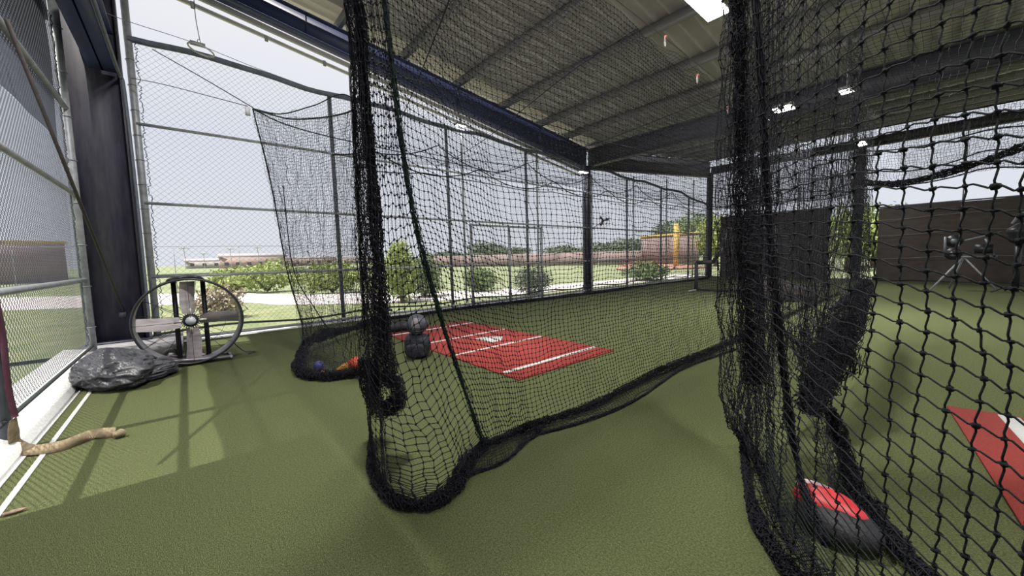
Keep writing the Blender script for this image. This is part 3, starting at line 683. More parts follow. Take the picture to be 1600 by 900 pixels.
# gathered bundle at the doorway corner
q = MB()
gb = [np.array([0.74, 2.30, 3.65]), P(560, 0, 2.45), P(570, 150, 2.47), P(584, 300, 2.50), P(592, 420, 2.55), P(598, 520, 2.6), P(603, 600, 2.65)]
bundle(q, gb, [0.034, 0.034, 0.034, 0.036, 0.045, 0.06, 0.07], 85, 0.0021, 0.03, 1.0, 0.45)
bundle(q, [P(570, 560, 2.66), P(580, 612, 2.66), P(600, 640, 2.62), P(622, 625, 2.6), P(615, 590, 2.62)], [0.05, 0.07, 0.075, 0.07, 0.05], 75, 0.0021, 0.022, 3, 0.9)
q.build('gathered_corner', NET, cage1)
q = MB(); bundle(q, [np.array([0.74, 2.34, 3.62]), P(552, 60, 2.75), P(558, 200, 2.75), P(566, 330, 2.78), P(572, 450, 2.85), P(580, 560, 2.9), P(585, 615, 2.9)], [0.03, 0.035, 0.04, 0.05, 0.06, 0.07, 0.075], 42, 0.002, 0.035, 1.0, 0.45)
q.build('gathered_corner', NET, cage1)
# roof netting
zt = lambda x, y: 3.6 - 0.10*math.sin(math.pi*min(1, max(0, (y - YS)/6.1))) + 0.04*math.sin(x*1.3 + y)
xs2 = [0.83, 1.6, 2.5, 3.5, 4.5, 5.8, 7.5, 9.5, 12, 15, 18.5, 21]
ys2 = [YS, 3.1, 4.3, 5.6, 7.0, 8.2]
C = np.array([[(x + 0.36*(y - YS)*max(0, 1 - i/7.0), y if k else YS, (3.62 - 0.06*(i % 2)) if k == 0 else zt(x, y)) for k, y in enumerate(ys2)] for i, x in enumerate(xs2)])
A = surf(C, [14, 16, 18, 18, 23, 30, 32, 38, 40, 40, 26], 105, 0.008)
q = MB(); nn = 14+16+18+18+23; netting(q, A[:nn+1], 0.0019, 0); netting(q, A[nn:, ::2], 0.0024, 0); q.build('roof_netting', NET, cage1)
q = MB()
for k in (2, 4): q.lines(crom(C[:, k], np.linspace(0, len(xs2)-1, 120))[None], 0.006, 5)
for i in (1, 3, 5, 7, 9): q.lines(crom(C[i], np.linspace(0, 5, 40))[None], 0.006, 5)
q.build('roof_rope', NET, cage1)
# back netting
def sag(x, per, amt): t = (x % per)/per; return -amt*4*t*(1-t)
YB = 8.25
q = MB()
xs3 = np.concatenate([np.linspace(2.3, 9, 28), np.linspace(9.6, 21.5, 22)])
C = np.array([[(x, YB - (0.35*math.exp(-(x-2.3))), 3.72 + sag(x - 0.3, 2.9, 0.34)), (x, YB - 0.05, 2.4), (x + 0.03, YB + 0.04*math.sin(x*2), 1.2), (x, YB, 0.04)] for x in xs3])
A = surf(C, [5]*27 + [10] + [9]*21, 64, 0.006)
netting(q, A[:136, :], 0.0018); netting(q, A[135:, ::2], 0.0022); q.build('back_netting', NET, cage1)
q = MB()
q.lines(crom(np.array([c[0] for c in C]), np.linspace(0, len(C)-1, 200))[None], 0.014, 5)
q.lines(np.array([[(x, YB - 0.25, 4.05 + sag(x + 1.1, 2.9, 0.42)) for x in np.linspace(3.0, 21, 200)]]), 0.013, 5)
q.lines(np.array([[(x, YB - 0.1, 3.42 + 0.05*math.sin(x*1.3) + sag(x, 4.4, 0.12)) for x in np.linspace(3.2, 21, 200)]]), 0.012, 5)
q.build('top_rope', NET, cage1)
q = MB(); bp = [(2.6, YB - 0.35, 0.05)] + [(x, YB - 0.12*math.exp(-(x-3)), 0.06 + 0.01*math.sin(x*3)) for x in (3.2, 4, 5, 6.5, 8, 10, 12.5, 15, 18, 21)]
bundle(q, bp, 0.045, 60, 0.003, 0.06, 8, 0.5); q.build('back_hem_roll', NET, cage1)

# ---- net curtain at the far doorway side (B)
cur = empty('net_curtain', (1.2, 5.2, 0), 'fine black net curtain hanging between the drum fan and the gathered cage corner', 'net')
def rr(px, py, y): return AY(px, py, y)
top = [AY(395, 170, 6.55), AY(420, 178, 6.2), AY(455, 186, 5.6), AY(500, 184, 4.9), AY(535, 178, 4.3), AY(556, 170, 3.7)]
m1 = [AY(424, 290, 6.5), AY(442, 290, 6.1), AY(470, 290, 5.6), AY(505, 290, 4.9), AY(540, 290, 4.3), AY(562, 290, 3.8)]
m2_ = [AY(448, 420, 6.45), AY(462, 420, 6.05), AY(484, 420, 5.5), AY(515, 420, 4.9), AY(548, 420, 4.3), AY(568, 420, 3.9)]
b1 = [np.array([1.24, 6.2, 0.42]), np.array([1.26, 5.9, 0.40]), np.array([1.28, 5.5, 0.36]), np.array([1.35, 4.95, 0.32]), np.array([1.4, 4.5, 0.25]), np.array([1.4, 4.1, 0.2])]
b2 = [np.array([1.14, 5.75, 0.05]), np.array([1.04, 5.3, 0.05]), np.array([1.0, 4.95, 0.05]), np.array([1.12, 4.62, 0.05]), np.array([1.35, 4.5, 0.05]), np.array([1.45, 4.3, 0.05])]
C = np.array([top, m1, m2_, b1, b2]).swapaxes(0, 1)
A = surf(C, [12, 14, 17, 15, 14], 78, 0.010)
q = MB(); netting(q, A, 0.0020, 0.0042); q.build('netting', NET, cur)
# second layer running back from the corner to the fence line
topb = [AY(395, 170, 6.55), AY(440, 178, 6.9), AY(490, 165, 7.4), AY(545, 150, 7.9), np.array([3.3, 8.2, 4.0])]
botb = [np.array([1.24, 6.2, 0.06]), np.array([1.5, 6.6, 0.05]), np.array([1.9, 7.1, 0.05]), np.array([2.4, 7.6, 0.05]), np.array([3.2, 8.15, 0.05])]
C = np.array([[a, a*0.66 + b*0.34, a*0.33 + b*0.67, b] for a, b in zip(topb, botb)]); A = surf(C, [14, 15, 16, 18], 84, 0.008)
q = MB(); netting(q, A, 0.0018, 0.0); q.build('rear_netting', NET, cur)
q = MB(); edge = [top[0], m1[0], m2_[0], b1[0], np.array([1.14, 6.0, 0.1])]; q.lines(crom(np.array(edge), np.linspace(0, 4, 50))[None], 0.009, 5)
q.lines(crom(np.array(top), np.linspace(0, 5, 50))[None], 0.010, 5); q.lines(crom(np.array(topb), np.linspace(0, 4, 50))[None], 0.010, 5)
q.lines(crom(np.array([AY(395, 170, 6.55), AY(440, 192, 6.7), AY(500, 210, 6.9), AY(580, 228, 7.3), AY(740, 262, 8.1), AY(900, 300, 8.2)]), np.linspace(0, 5, 50))[None], 0.010, 5)
q.lines(crom(np.array([m1[1], m2_[0] + np.array([0.05, -0.2, 0]), np.array([1.3, 5.6, 0.7]), np.array([1.55, 5.5, 0.2])]), np.linspace(0, 3, 30))[None], 0.007, 5)
q.build('edge_rope', NETG, cur)
q = MB(); bundle(q, [np.array([1.26, 6.25, 0.12]), np.array([1.12, 5.75, 0.09]), np.array([0.98, 5.25, 0.07]), np.array([0.97, 4.85, 0.06]), np.array([1.12, 4.58, 0.06]), np.array([1.35, 4.48, 0.06]), np.array([1.6, 4.35, 0.06])], [0.06, 0.07, 0.065, 0.06, 0.05, 0.045, 0.04], 80, 0.0022, 0.028, 4, 0.9)
bundle(q, [np.array([1.26, 6.2, 0.15]), np.array([1.6, 6.5, 0.2]), np.array([2.1, 6.9, 0.15]), np.array([2.6, 7.5, 0.1]), np.array([3.0, 8.0, 0.08])], [0.07, 0.08, 0.07, 0.05, 0.04], 55, 0.0022, 0.03, 4, 0.9)
q.build('hem_roll', NET, cur)

# ---- cage two: near net by the camera
cage2 = empty('batting_cage_net', (2.4, 0.5, 0), 'right black batting cage net hanging closest, with a thick gathered edge', 'net')
NETN = mat('near_net_cord', (0.010, 0.012, 0.014), 0.8, 0, 0.3, 60, spec=0.2, bump=0.4, bscale=400)
pxs = [1170, 1190, 1212, 1238, 1264, 1294, 1330, 1367, 1408, 1450, 1497, 1545, 1592, 1642, 1695, 1750]
xw = [2.35, 2.2, 2.05, 1.88, 1.74, 1.62, 1.52, 1.44, 1.37, 1.32, 1.28, 1.25, 1.23, 1.21, 1.20, 1.19]
cols = []
for i, (px, x) in enumerate(zip(pxs, xw)):
    d = ray(px, 400); y = d[1]/d[0]*x
    hx = [2.75, 2.55, 2.3, 2.05, 1.92, 1.80, 1.70, 1.62, 1.55, 1.48, 1.42, 1.37, 1.33, 1.30, 1.28, 1.27][i]
    sh = 0.011*i
    cols.append([(x, y, 3.5 - sh), (x, y, 2.6 - sh), (x, y, 1.9 - sh), (x, y, 1.3 - sh), (x*0.8 + hx*0.2, y*1.05, 0.7 - sh), (x*0.4 + hx*0.6, y*1.1, 0.28 - sh*0.5), (hx, y*1.15, 0.03)])
C = np.array(cols); A = surf(C, [1]*15, 72, 0.0035)
q = MB(); netting(q, A, 0.0022, 0.0, 5, wig=0.0035, sub=4)
N = A.reshape(-1, 3); 
for k in range(len(N)):
    pass
def knobs(mbx, N, r_):
    n = len(N); o_ = []
    for (a, b) in ((0, 0),): pass
    import itertools
    base = []
    for j, ph in enumerate((0.0, 0.9, 1.57, 2.25, 3.1416)):
        for i in range(6): base.append((math.sin(ph)*math.cos(i*math.pi/3), math.sin(ph)*math.sin(i*math.pi/3), math.cos(ph)))
    base = np.array(base); Q = np.array([[j*6 + i, (j+1)*6 + i, (j+1)*6 + (i+1) % 6, j*6 + (i+1) % 6] for j in range(4) for i in range(6)])
    sc_ = rng.uniform(0.75, 1.25, (n, 1, 3))*r_*np.array([1.05, 1.05, 0.85])
    V = N[:, None, :] + base[None]*sc_ + rng.normal(0, r_*0.18, (n, len(base), 3))
    mbx.add(V.reshape(-1, 3), quads=(Q[None] + (np.arange(n)*len(base))[:, None, None]).reshape(-1, 4))
knobs(q, N, 0.0068)
q.build('near_netting', NETN, cage2, smooth=True)
# gathered left edge of the near net: folded layers
q = MB(); fold = []
for i, t in enumerate(np.linspace(0, 1, 13)):
    zz = 0.07*(1 if i % 2 else -1)
    x = 2.62 - 0.35*t; y = 0.98 - 0.42*t
    fold.append([(x + zz*0.4, y + zz*0.6, 3.5), (x + zz*0.4, y + zz*0.6, 2.5), (x + zz*0.5, y + zz*0.6, 1.5), (x + zz*0.7 + 0.03, y + zz*0.6 - 0.02, 0.8), (x*1.0 + zz*0.8 - 0.10*t + 0.02, y - 0.05 + zz*0.5, 0.30), (2.88 - 1.0*t, 0.86 - 0.48*t, 0.04)])
A = surf(np.array(fold), [4]*12, 84, 0.012)
netting(q, A, 0.0022, 0.0052, 3); q.build('folded_netting', NET, cage2)
q = MB(); bundle(q, [P(1152, -90, 2.62), P(1156, 50, 2.62), P(1160, 200, 2.62), P(1166, 350, 2.62), P(1172, 500, 2.6), P(1180, 600, 2.5)], [0.06, 0.06, 0.058, 0.062, 0.07, 0.05], 62, 0.0022, 0.03, 1.0, 0.5)
bundle(q, [P(1176, -60, 2.25), P(1190, 150, 2.25), P(1200, 320, 2.25), P(1214, 480, 2.25), P(1232, 640, 2.3), P(1255, 760, 2.25), P(1290, 850, 2.0)], [0.016, 0.018, 0.02, 0.024, 0.024, 0.028, 0.024], 34, 0.0022, 0.03, 3, 0.6)
q.build('gathered_edge', NET, cage2)
# hem on the turf round the front lobe, and the rear fold that runs to the lower right
q = MB(); bundle(q, [G(1158, 650, 0.05), G(1163, 700, 0.04), G(1168, 755, 0.04), G(1188, 822, 0.04), G(1236, 893, 0.04), (1.62, 0.2, 0.04), (1.5, 0.02, 0.04), (1.38, -0.15, 0.04)], 0.026, 45, 0.0022, 0.02, 5, 0.9)
bundle(q, [P(1296, 640, 2.9), P(1318, 700, 2.9), G(1338, 768, 0.08), G(1372, 810, 0.06), G(1410, 860, 0.05), G(1450, 905, 0.04), G(1500, 960, 0.04)], [0.04, 0.05, 0.05, 0.045, 0.04, 0.04, 0.04], 70, 0.0022, 0.02, 4, 0.9)
q.build('hem_roll', NET, cage2)
# inner layer between the front lobe and the rear fold
inn = [[np.array([2.75, 0.62, 2.2]), P(1250, 480, 2.7), P(1262, 620, 2.7), G(1285, 740, 0.25), G(1300, 800, 0.03)],
       [np.array([2.85, 0.45, 2.2]), P(1275, 480, 2.85), P(1285, 620, 2.85), P(1310, 720, 2.8), G(1340, 790, 0.06)],
       [np.array([2.95, 0.35, 2.2]), P(1296, 480, 3.0), P(1298, 600, 3.0), P(1316, 690, 2.9), G(1345, 770, 0.08)]]
A = surf(np.array(inn), [9, 9], 60, 0.010); q = MB(); netting(q, A, 0.0021, 0.005); 
low = [[G(1175, 745, 0.05), G(1215, 740, 0.16), G(1260, 720, 0.25), G(1320, 740, 0.12)], [G(1190, 800, 0.05), G(1235, 800, 0.20), G(1290, 790, 0.20), G(1350, 790, 0.08)],
       [G(1215, 860, 0.05), G(1265, 860, 0.20), G(1320, 850, 0.16), G(1390, 840, 0.06)], [G(1250, 905, 0.05), G(1300, 905, 0.16), G(1360, 900, 0.10), G(1440, 895, 0.05)]]
A = surf(np.array(low), [9, 9, 9], 22, 0.008)
netting(q, A[:, :9], 0.0021, 0.005); q.build('inner_netting', NET, cage2)
# long side netting of cage two, swagged up toward the far end
YC = 0.86; cols = []
xs4 = [2.7, 3.0, 3.5, 4.2, 5.0, 6.0, 7.2, 8.6]
bz = [0.05, 0.25, 0.40, 0.50, 0.75, 0.95, 1.05, 1.10]
for x, b_ in zip(xs4, bz): cols.append([(x, YC, 3.5), (x, YC - 0.03*math.sin(x*3), 2.6), (x, YC + 0.04*math.sin(x*2), 1.9), (x, YC - 0.02, b_ + 0.5), (x - 0.05, YC - 0.08, b_)])
A = surf(np.array(cols), [7, 11, 15, 17, 20, 24, 26], 66, 0.010)
q = MB(); netting(q, A, 0.0022, 0); q.build('side_netting', NET, cage2)
q = MB(); bundle(q, [P(1262, 640, 3.3), P(1285, 590, 3.5), P(1305, 540, 4.0), P(1325, 495, 4.8), P(1342, 465, 6.0), P(1352, 445, 7.5)], [0.10, 0.12, 0.14, 0.14, 0.11, 0.08], 55, 0.0026, 0.03, 3, 0.7)
bundle(q, [P(1335, 60, 7.6), P(1338, 200, 7.6), P(1344, 330, 7.6), P(1352, 450, 7.5)], [0.09, 0.09, 0.09, 0.08], 24, 0.0035, 0.06, 2, 0.5)
sw = surf(np.array([[P(1225, 520, 3.4), P(1240, 560, 3.4), P(1250, 600, 3.3), P(1262, 645, 3.2)], [P(1262, 500, 3.7), P(1275, 540, 3.7), P(1290, 575, 3.6), P(1300, 615, 3.5)], [P(1310, 455, 4.6), P(1320, 480, 4.6), P(1330, 510, 4.5), P(1335, 540, 4.4)], [P(1340, 420, 7), P(1345, 430, 7), P(1350, 445, 7), P(1352, 460, 7)]]), [22, 20, 14], 22, 0.014)
netting(q, sw, 0.003, 0); q.build('swagged_bottom', NET, cage2)
# roof netting of cage two and the bunched far end
xs5 = [1.2, 2.4, 3.8, 5.5, 7.5, 10, 13, 16.5]; ys5 = [YC, 0.0, -1.2, -2.6, -4.2]
C = np.array([[(x, y, 3.5 + 0.05*math.sin(x*1.7 + y*1.1) - 0.10*math.sin(math.pi*k/4)) for k, y in enumerate(ys5)] for x in xs5])
A = surf(C, [14, 16, 20, 22, 26, 30, 32], 60, 0.008); q = MB(); netting(q, A, 0.0022, 0); q.build('roof_netting', NET, cage2)
XE = 15.0
def val(y, k): return [3.55 + 0.5*k, ]
ysE = np.linspace(1.9, -4.0, 16); CE = []
for i, y in enumerate(ysE):
    s_ = abs(math.sin((y - 1.9)*1.25)); CE.append([(XE, y, 4.75), (XE - 0.05, y, 4.2 - 0.15*s_), (XE + 0.05, y, 3.75 - 0.3*s_), (XE, y, 3.30 - 0.22*s_)])
A = surf(np.array(CE), [7]*15, 26, 0.02); q = MB(); netting(q, A, 0.004, 0)
for k, amp in ((0, 0.0), (1, 0), (2, 0), (3, 0)): q.lines(crom(np.array([c[k] for c in CE]), np.linspace(0, 15, 90))[None], 0.018, 5)
bundle(q, [(XE, 1.9, 3.35), (XE, 1.0, 3.15), (XE, 0, 3.3), (XE, -0.9, 3.6), (XE, -2, 4.1)], 0.10, 60, 0.006, 0.1, 3, 0.5)
q.build('bunched_far_netting', NET, cage2)
# right-hand net bits behind column at the far cage-one end
q = MB()
ysE = np.linspace(8.0, 2.2, 18); CE = []
for y in ysE:
    s_ = abs(math.sin((y - 8.0)*1.08)); CE.append([(20.5, y, 5.3), (20.5, y, 4.7 - 0.3*s_), (20.5, y, 4.2 - 0.35*s_), (20.5, y, 3.75 - 0.25*s_)])
A = surf(np.array(CE), [6]*17, 18, 0.02); netting(q, A, 0.005, 0)
for k in (1, 2, 3): q.lines(crom(np.array([c[k] for c in CE]), np.linspace(0, 17, 100))[None], 0.02, 5)
q.build('bunched_far_netting', NET, cage1)

# ---- cables and clips
CAB = mat('steel_cable', (0.16, 0.16, 0.18), 0.5, 0.5)
def cable(pts, r_, label): return pipe('cable', pts, r_, CAB, label, 'cable', 5)
cable([(0.3, YS + 0.02, 3.74), (3.2, YS + 0.02, 3.72), (8, YS + 0.02, 3.62), (14, YS, 3.62), (22.3, YS, 3.75)], 0.005, 'steel cable carrying the near top edge of the left cage net')
cable([AY(860, 150, 6.0), AY(1000, 151, 5.6), AY(1145, 152, 5.2)], 0.006, 'thin dark cable crossing level above the left cage roof net')
cable([AY(150, 14, 8.3), AY(205, 35, 8.4), AY(300, 66, 8.45), AY(400, 106, 8.5), AY(520, 150, 8.6)], 0.005, 'pale wire passing the hanging ring at the top left')
cable([AY(205, 122, 8.6), AY(260, 133, 8.2), AY(387, 166, 6.6)], 0.006, 'wire with turnbuckle from the corner post to the curtain corner')
cable([AY(238, 77, 8.8), AY(310, 118, 7.7), AY(395, 168, 6.56)], 0.008, 'dark rope slanting from the fence top to the curtain corner')
cable([AY(303, 0, 8.5), AY(306, 30, 8.47), AY(312, 62, 8.45)], 0.006, 'thin wire the ring hangs from')
RCLIP = mat('red_clip', (0.45, 0.12, 0.10), 0.5)
for i, (px, py) in enumerate(((1040, 60), (1090, 120), (1137, 170))):
    p = AY(px, py, 2.12); cl = empty('snap_clip', p, ['first', 'middle', 'last'][i] + ' of three red-topped snap clips along the left cage edge cable', 'clip', 'snap clips on the cage cable')
    q = MB(); q.sphere(p + np.array([0, 0, 0.01]), (0.022, 0.02, 0.022), 10, 6); q.build('clip_head', RCLIP, cl, smooth=True)
    q = MB(); q.lines(np.array([[p + np.array([0.014*math.cos(a) - 0.03, -0.01, -0.055 + 0.05*math.sin(a)]) for a in np.linspace(0, 6.28, 16)]]), 0.0045, 5); q.build('clip_loop', mat('pale_steel', (0.6, 0.55, 0.55), 0.4, 0.3), cl)
TAGM = mat('pale_tag', (0.30, 0.30, 0.32), 0.7)
for nm, px, py, y, lab in (('hanging_tag', 301, 8, 8.5, 'pale tag hanging where the ring wire meets the roof edge'), ('hanging_tag', 387, 174, 6.6, 'pale tag hanging from the wire near the curtain corner'),
                           ('hanging_tag', 416, 60, 9.1, 'pale tag under the roof edge left of the other one'), ('hanging_tag', 507, 99, 9.1, 'pale tag under the roof edge near the gathered net')):
    p = AY(px, py, y); q = MB(); q.box(p - np.array([0.03, 0.004, 0.06]), p + np.array([0.03, 0.004, 0.06])); tag(q.build(nm, TAGM), lab, 'tag', 'pale tags near the roof edge')
p = AY(314, 76, 8.45); rg = empty('hanging_ring', p, 'pale oval ring with a bracket hanging on wires at the upper left', 'ring')
q = MB(); q.lines(np.array([[p + np.array([0.17*math.cos(a), 0.17*math.sin(a), -0.02 - 0.04*math.cos(a)]) for a in np.linspace(0, 6.2832, 40)]]), 0.013, 8); q.build('ring_tube', mat('pale_ring', (0.42, 0.42, 0.44), 0.5), rg, smooth=True)
q = MB(); q.box(p + np.array([-0.14, -0.03, 0.035]), p + np.array([0.06, 0.03, 0.085])); q.build('bracket', mat('grey_bracket', (0.25, 0.25, 0.26), 0.5), rg)
q = MB(); q.lines(np.array([[p + np.array([-0.02 + 0.02*math.cos(a), 0, 0.11 + 0.03*math.sin(a)]) for a in np.linspace(0, 6.2832, 14)]]), 0.005, 5); q.build('hook', CAB, rg)

# ================================================================== LAMPS
def lamp(p, size, watt, label, hang=0.30):
    r_ = empty('high_bay_light', p, label, 'light', 'LED lights under the roof')
    q = MB(); q.box((p[0] - size[0]/2, p[1] - size[1]/2, p[2] + 0.012), (p[0] + size[0]/2, p[1] + size[1]/2, p[2] + 0.07)); q.build('housing', mat('lamp_housing', (0.3, 0.3, 0.3), 0.5), r_)
    q = MB(); q.box((p[0] - size[0]/2 + 0.02, p[1] - size[1]/2 + 0.02, p[2]), (p[0] + size[0]/2 - 0.02, p[1] + size[1]/2 - 0.02, p[2] + 0.01))
    q.build('diffuser', mat('lamp_diffuser', (0.9, 0.9, 0.9), 0.5, emit=((1.0, 0.98, 0.93), 30.0)), r_)
    q = MB(); q.seg((p[0], p[1], p[2] + 0.07), (p[0], p[1], p[2] + hang), 0.012, 6); q.build('hanger', GALV, r_)
    ld = bpy.data.lights.new('lamp_light', 'AREA'); ld.shape = 'RECTANGLE'; ld.size = size[0]; ld.size_y = size[1]; ld.energy = watt; ld.color = (1.0, 0.98, 0.93)
    lo = bpy.data.objects.new('lamp_light', ld); COL.objects.link(lo); lo.parent = r_; lo.location = (0, 0, -0.02)
WATT = 170
lamp((7.15, 2.90, 5.62), (0.98, 0.42), WATT, 'large glowing roof light above the gap between the two cages')
lamp((10.6, 2.60, 4.60), (0.4, 0.42), WATT, 'glowing roof light seen through the gathered net, below the large one', 0.93)
lamp((10.6, 1.51, 4.62), (0.3, 0.24), WATT, 'small glowing roof light right of the one in the gathered net', 0.91)
lamp(tuple(AX(1345, 225, 18.5)), (0.8, 0.3), WATT, 'distant roof light just above the far end opening')
lamp((1.1, 2.9, 6.45), (0.75, 0.34), 500, 'added fill light overhead above the frame, nearest the left fence')  # unseen lamp added to brighten the near turf
lamp((1.1, -1.6, 6.45), (0.75, 0.34), 260, 'added fill light behind the camera')  # second unseen fill lamp, added for the floor near the camera
lamp((11.05, 8.70, 4.35), (0.42, 0.16), 6, 'small bright light beside the top of the middle column')
lamp(tuple(AY(720, 197, 8.84)), (0.30, 0.14), 6, 'small bright light on the back fence above the gate')
# wall fan on the middle column
p = AY(943, 345, 8.55); wf = empty('wall_fan', p, 'small caged fan fixed beside the middle column', 'fan')
d1 = np.array([0.75, -0.66, 0]); q = MB()
for rr_ in (0.24, 0.16): q.lines(np.array([[p + d1*rr_*math.cos(a) + UP*rr_*math.sin(a) for a in np.linspace(0, 6.2832, 30)]]), 0.005, 5)
for k in range(12): a = k*math.pi/6; q.lines(np.array([[p, p + d1*0.24*math.cos(a) + UP*0.24*math.sin(a)]]), 0.003, 4)
q.build('cage', CAB, wf)
for a in (0.35, 2.3, 4.2):
    e1 = d1*math.cos(a) + UP*math.sin(a); e2 = -d1*math.sin(a) + UP*math.cos(a); q = MB(); b_ = np.array([0.66, 0.75, 0])
    q.prism([p + e1*0.03 - e2*0.02, p + e1*0.20 - e2*0.06, p + e1*0.21 + e2*0.03, p + e1*0.04 + e2*0.03], b_*0.01); q.build('blade', BLK, wf)
q = MB(); q.seg(p + np.array([0.02, 0.03, 0]), p + np.array([0.10, 0.12, 0]), 0.05, 10); q.build('motor', BLK, wf)
q = MB(); q.lines(crom(np.array([p + np.array([0.06, 0.1, -0.03]), p + np.array([-0.2, 0.15, -0.16]), np.array([11.56, 8.7, p[2] - 0.30])]), np.linspace(0, 2, 14))[None], 0.014, 6); q.build('arm', BLK, wf)

# ================================================================== THINGS ON THE TURF
c = G(657, 560); bp_ = empty('backpack', c, 'black backpack standing on the turf beside the red mat', 'backpack')
FAB = mat('black_nylon', (0.009, 0.009, 0.017), 0.7, 0, 0.3, 20, bump=0.5, bscale=60)
def bx(d):  # superellipse-ish bag
    return 1.0/max(1e-6, (abs(d.x)**4 + abs(d.y)**4 + abs(d.z)**4)**0.25)*0.95
q = blob((c[0] + 0.02, c[1] + 0.1, 0.17), 0.175, 0.14, 0.165, 0.02, 6, 4, rot=-0.72, nu=40, nv=24, shape=bx); q.build('bag_body', FAB, bp_, smooth=True)
q = blob((c[0] + 0.02 - 0.09, c[1] + 0.1 - 0.105, 0.12), 0.13, 0.05, 0.10, 0.01, 8, 2, rot=-0.72, nu=30, nv=18, shape=bx); q.build('front_pocket', FAB, bp_, smooth=True)
q = MB(); q.lines(np.array([[np.array([c[0], c[1] + 0.08, 0.33]) + np.array([0.05*math.cos(a), -0.04*math.cos(a), 0.04*math.sin(a)]) for a in np.linspace(0, 3.14, 10)]]), 0.01, 6); q.build('top_handle', FAB, bp_)
ct = np.array([c[0] + 0.02, c[1] + 0.1, 0.46])
hm = empty('batting_helmet', ct, 'grey batting helmet resting on top of the black backpack', 'helmet')
def cap_shell(cc, R_, lo=-0.35, th=0.006, rot=0.0):
    V = []; nu, nv = 32, 14
    for rr_ in (1.0, 1 - th/R_[0]):
        for j in range(nv+1):
            ph = (math.acos(lo))*j/nv
            for i in range(nu):
                a = 2*math.pi*i/nu; V.append((cc[0] + R_[0]*rr_*math.sin(ph)*math.cos(a), cc[1] + R_[1]*rr_*math.sin(ph)*math.sin(a), cc[2] + R_[2]*rr_*math.cos(ph)))
    o_ = (nv+1)*nu; Q = []
    for s_ in (0, o_):
        Q += [[s_ + j*nu + i, s_ + (j+1)*nu + i, s_ + (j+1)*nu + (i+1) % nu, s_ + j*nu + (i+1) % nu] for j in range(nv) for i in range(nu)]
    Q += [[nv*nu + i, nv*nu + (i+1) % nu, o_ + nv*nu + (i+1) % nu, o_ + nv*nu + i] for i in range(nu)]
    q_ = MB(); q_.add(V, quads=Q); return q_
HG = mat('grey_helmet_shell', (0.045, 0.045, 0.062), 0.5, 0, 0.2, 12)
cap_shell(ct, (0.15, 0.15, 0.14), -0.75).build('shell', HG, hm, smooth=True)
q = MB(); 
pn = [[ct + 0.153*np.array([math.sin(ph)*math.cos(a), math.sin(ph)*math.sin(a), math.cos(ph)*0.93]) for a in np.linspace(-2.55, -1.75, 8)] for ph in np.linspace(0.75, 1.95, 8)]
q.grid(np.array(pn)); o = q.build('light_panel', mat('pale_helmet_panel', (0.14, 0.13, 0.15), 0.6), hm, smooth=True); o['label'] = 'pale grey panel'
q = MB()
for z_ in (-0.03, -0.07): q.lines(np.array([[ct + np.array([0.158*math.cos(a), 0.158*math.sin(a), z_]) for a in np.linspace(-2.7, -1.2, 12)]]), 0.006, 6)
q.build('face_bars', BLK, hm)
# dark roll behind
pa_, pb_ = G(596, 524), G(642, 518); q = MB(); ax_ = [np.array([pa_[0], pa_[1] + 0.1, 0.10]), np.array([(pa_[0]+pb_[0])/2, (pa_[1]+pb_[1])/2 + 0.1, 0.11]), np.array([pb_[0], pb_[1] + 0.1, 0.10])]
rl = empty('padded_roll', ax_[1] * np.array([1, 1, 0]), 'long black padded roll lying on the turf behind the backpack', 'roll')
q.lines(crom(np.array(ax_), np.linspace(0, 2, 13))[None], 0.095, 14, caps=True); q.build('roll_body', FAB, rl, smooth=True)
q = MB()
for t_ in (0.4, 1.6): pc = crom(np.array(ax_), [t_])[0]; q.lines(np.array([[pc - np.array([0.02, 0, 0]), pc + np.array([0.02, 0, 0])]]), 0.10, 14)
q.build('strap_band', BLK, rl)
# small coloured training balls in the curtain fold
for px, py, r_, colr, lab in ((498, 572, 0.065, (0.05, 0.05, 0.22), 'dark blue ball caught in the curtain hem'), (504, 584, 0.04, (0.75, 0.38, 0.04), 'orange-yellow ball in the curtain hem'),
                              (515, 581, 0.038, (0.05, 0.28, 0.14), 'green ball between the other balls in the curtain hem')):
    g_ = G(px, py, r_ + 0.004); q = MB(); q.sphere(g_, r_, 18, 12); b_ = empty('ball', (g_[0], g_[1], 0), lab, 'ball', 'coloured balls in the curtain hem'); q.build('ball_body', mat('ball_%d' % px, colr, 0.6), b_, smooth=True)
    q = MB(); q.lines(np.array([[g_ + (r_ + 0.0005)*np.array([math.cos(a)*0.8, math.sin(a), 0.6*math.cos(a)])/math.hypot(math.cos(a), math.sin(a)) for a in np.linspace(0, 6.2832, 20)]]), 0.0015, 4); q.build('seam', mat('seamline', (0.2, 0.2, 0.2), 0.8), b_)
g_ = G(549, 579); cn = empty('training_cone', g_, 'orange and red soft cone lying in the curtain hem', 'cone')
a0 = np.array([g_[0] - 0.16, g_[1] + 0.04, 0.035]); a1 = np.array([g_[0] + 0.10, g_[1] + 0.02, 0.085])
q = MB(); q.lines(np.array([[a0, a0*0.5 + a1*0.5]]), np.array([0.018, 0.05]), 16, caps=True); q.build('tip', mat('cone_yellow', (0.75, 0.35, 0.04), 0.6), cn)
q = MB(); q.lines(np.array([[a0*0.5 + a1*0.5, a1]]), np.array([0.05, 0.085]), 16, caps=True); q.build('base', mat('cone_red', (0.55, 0.08, 0.04), 0.6), cn)
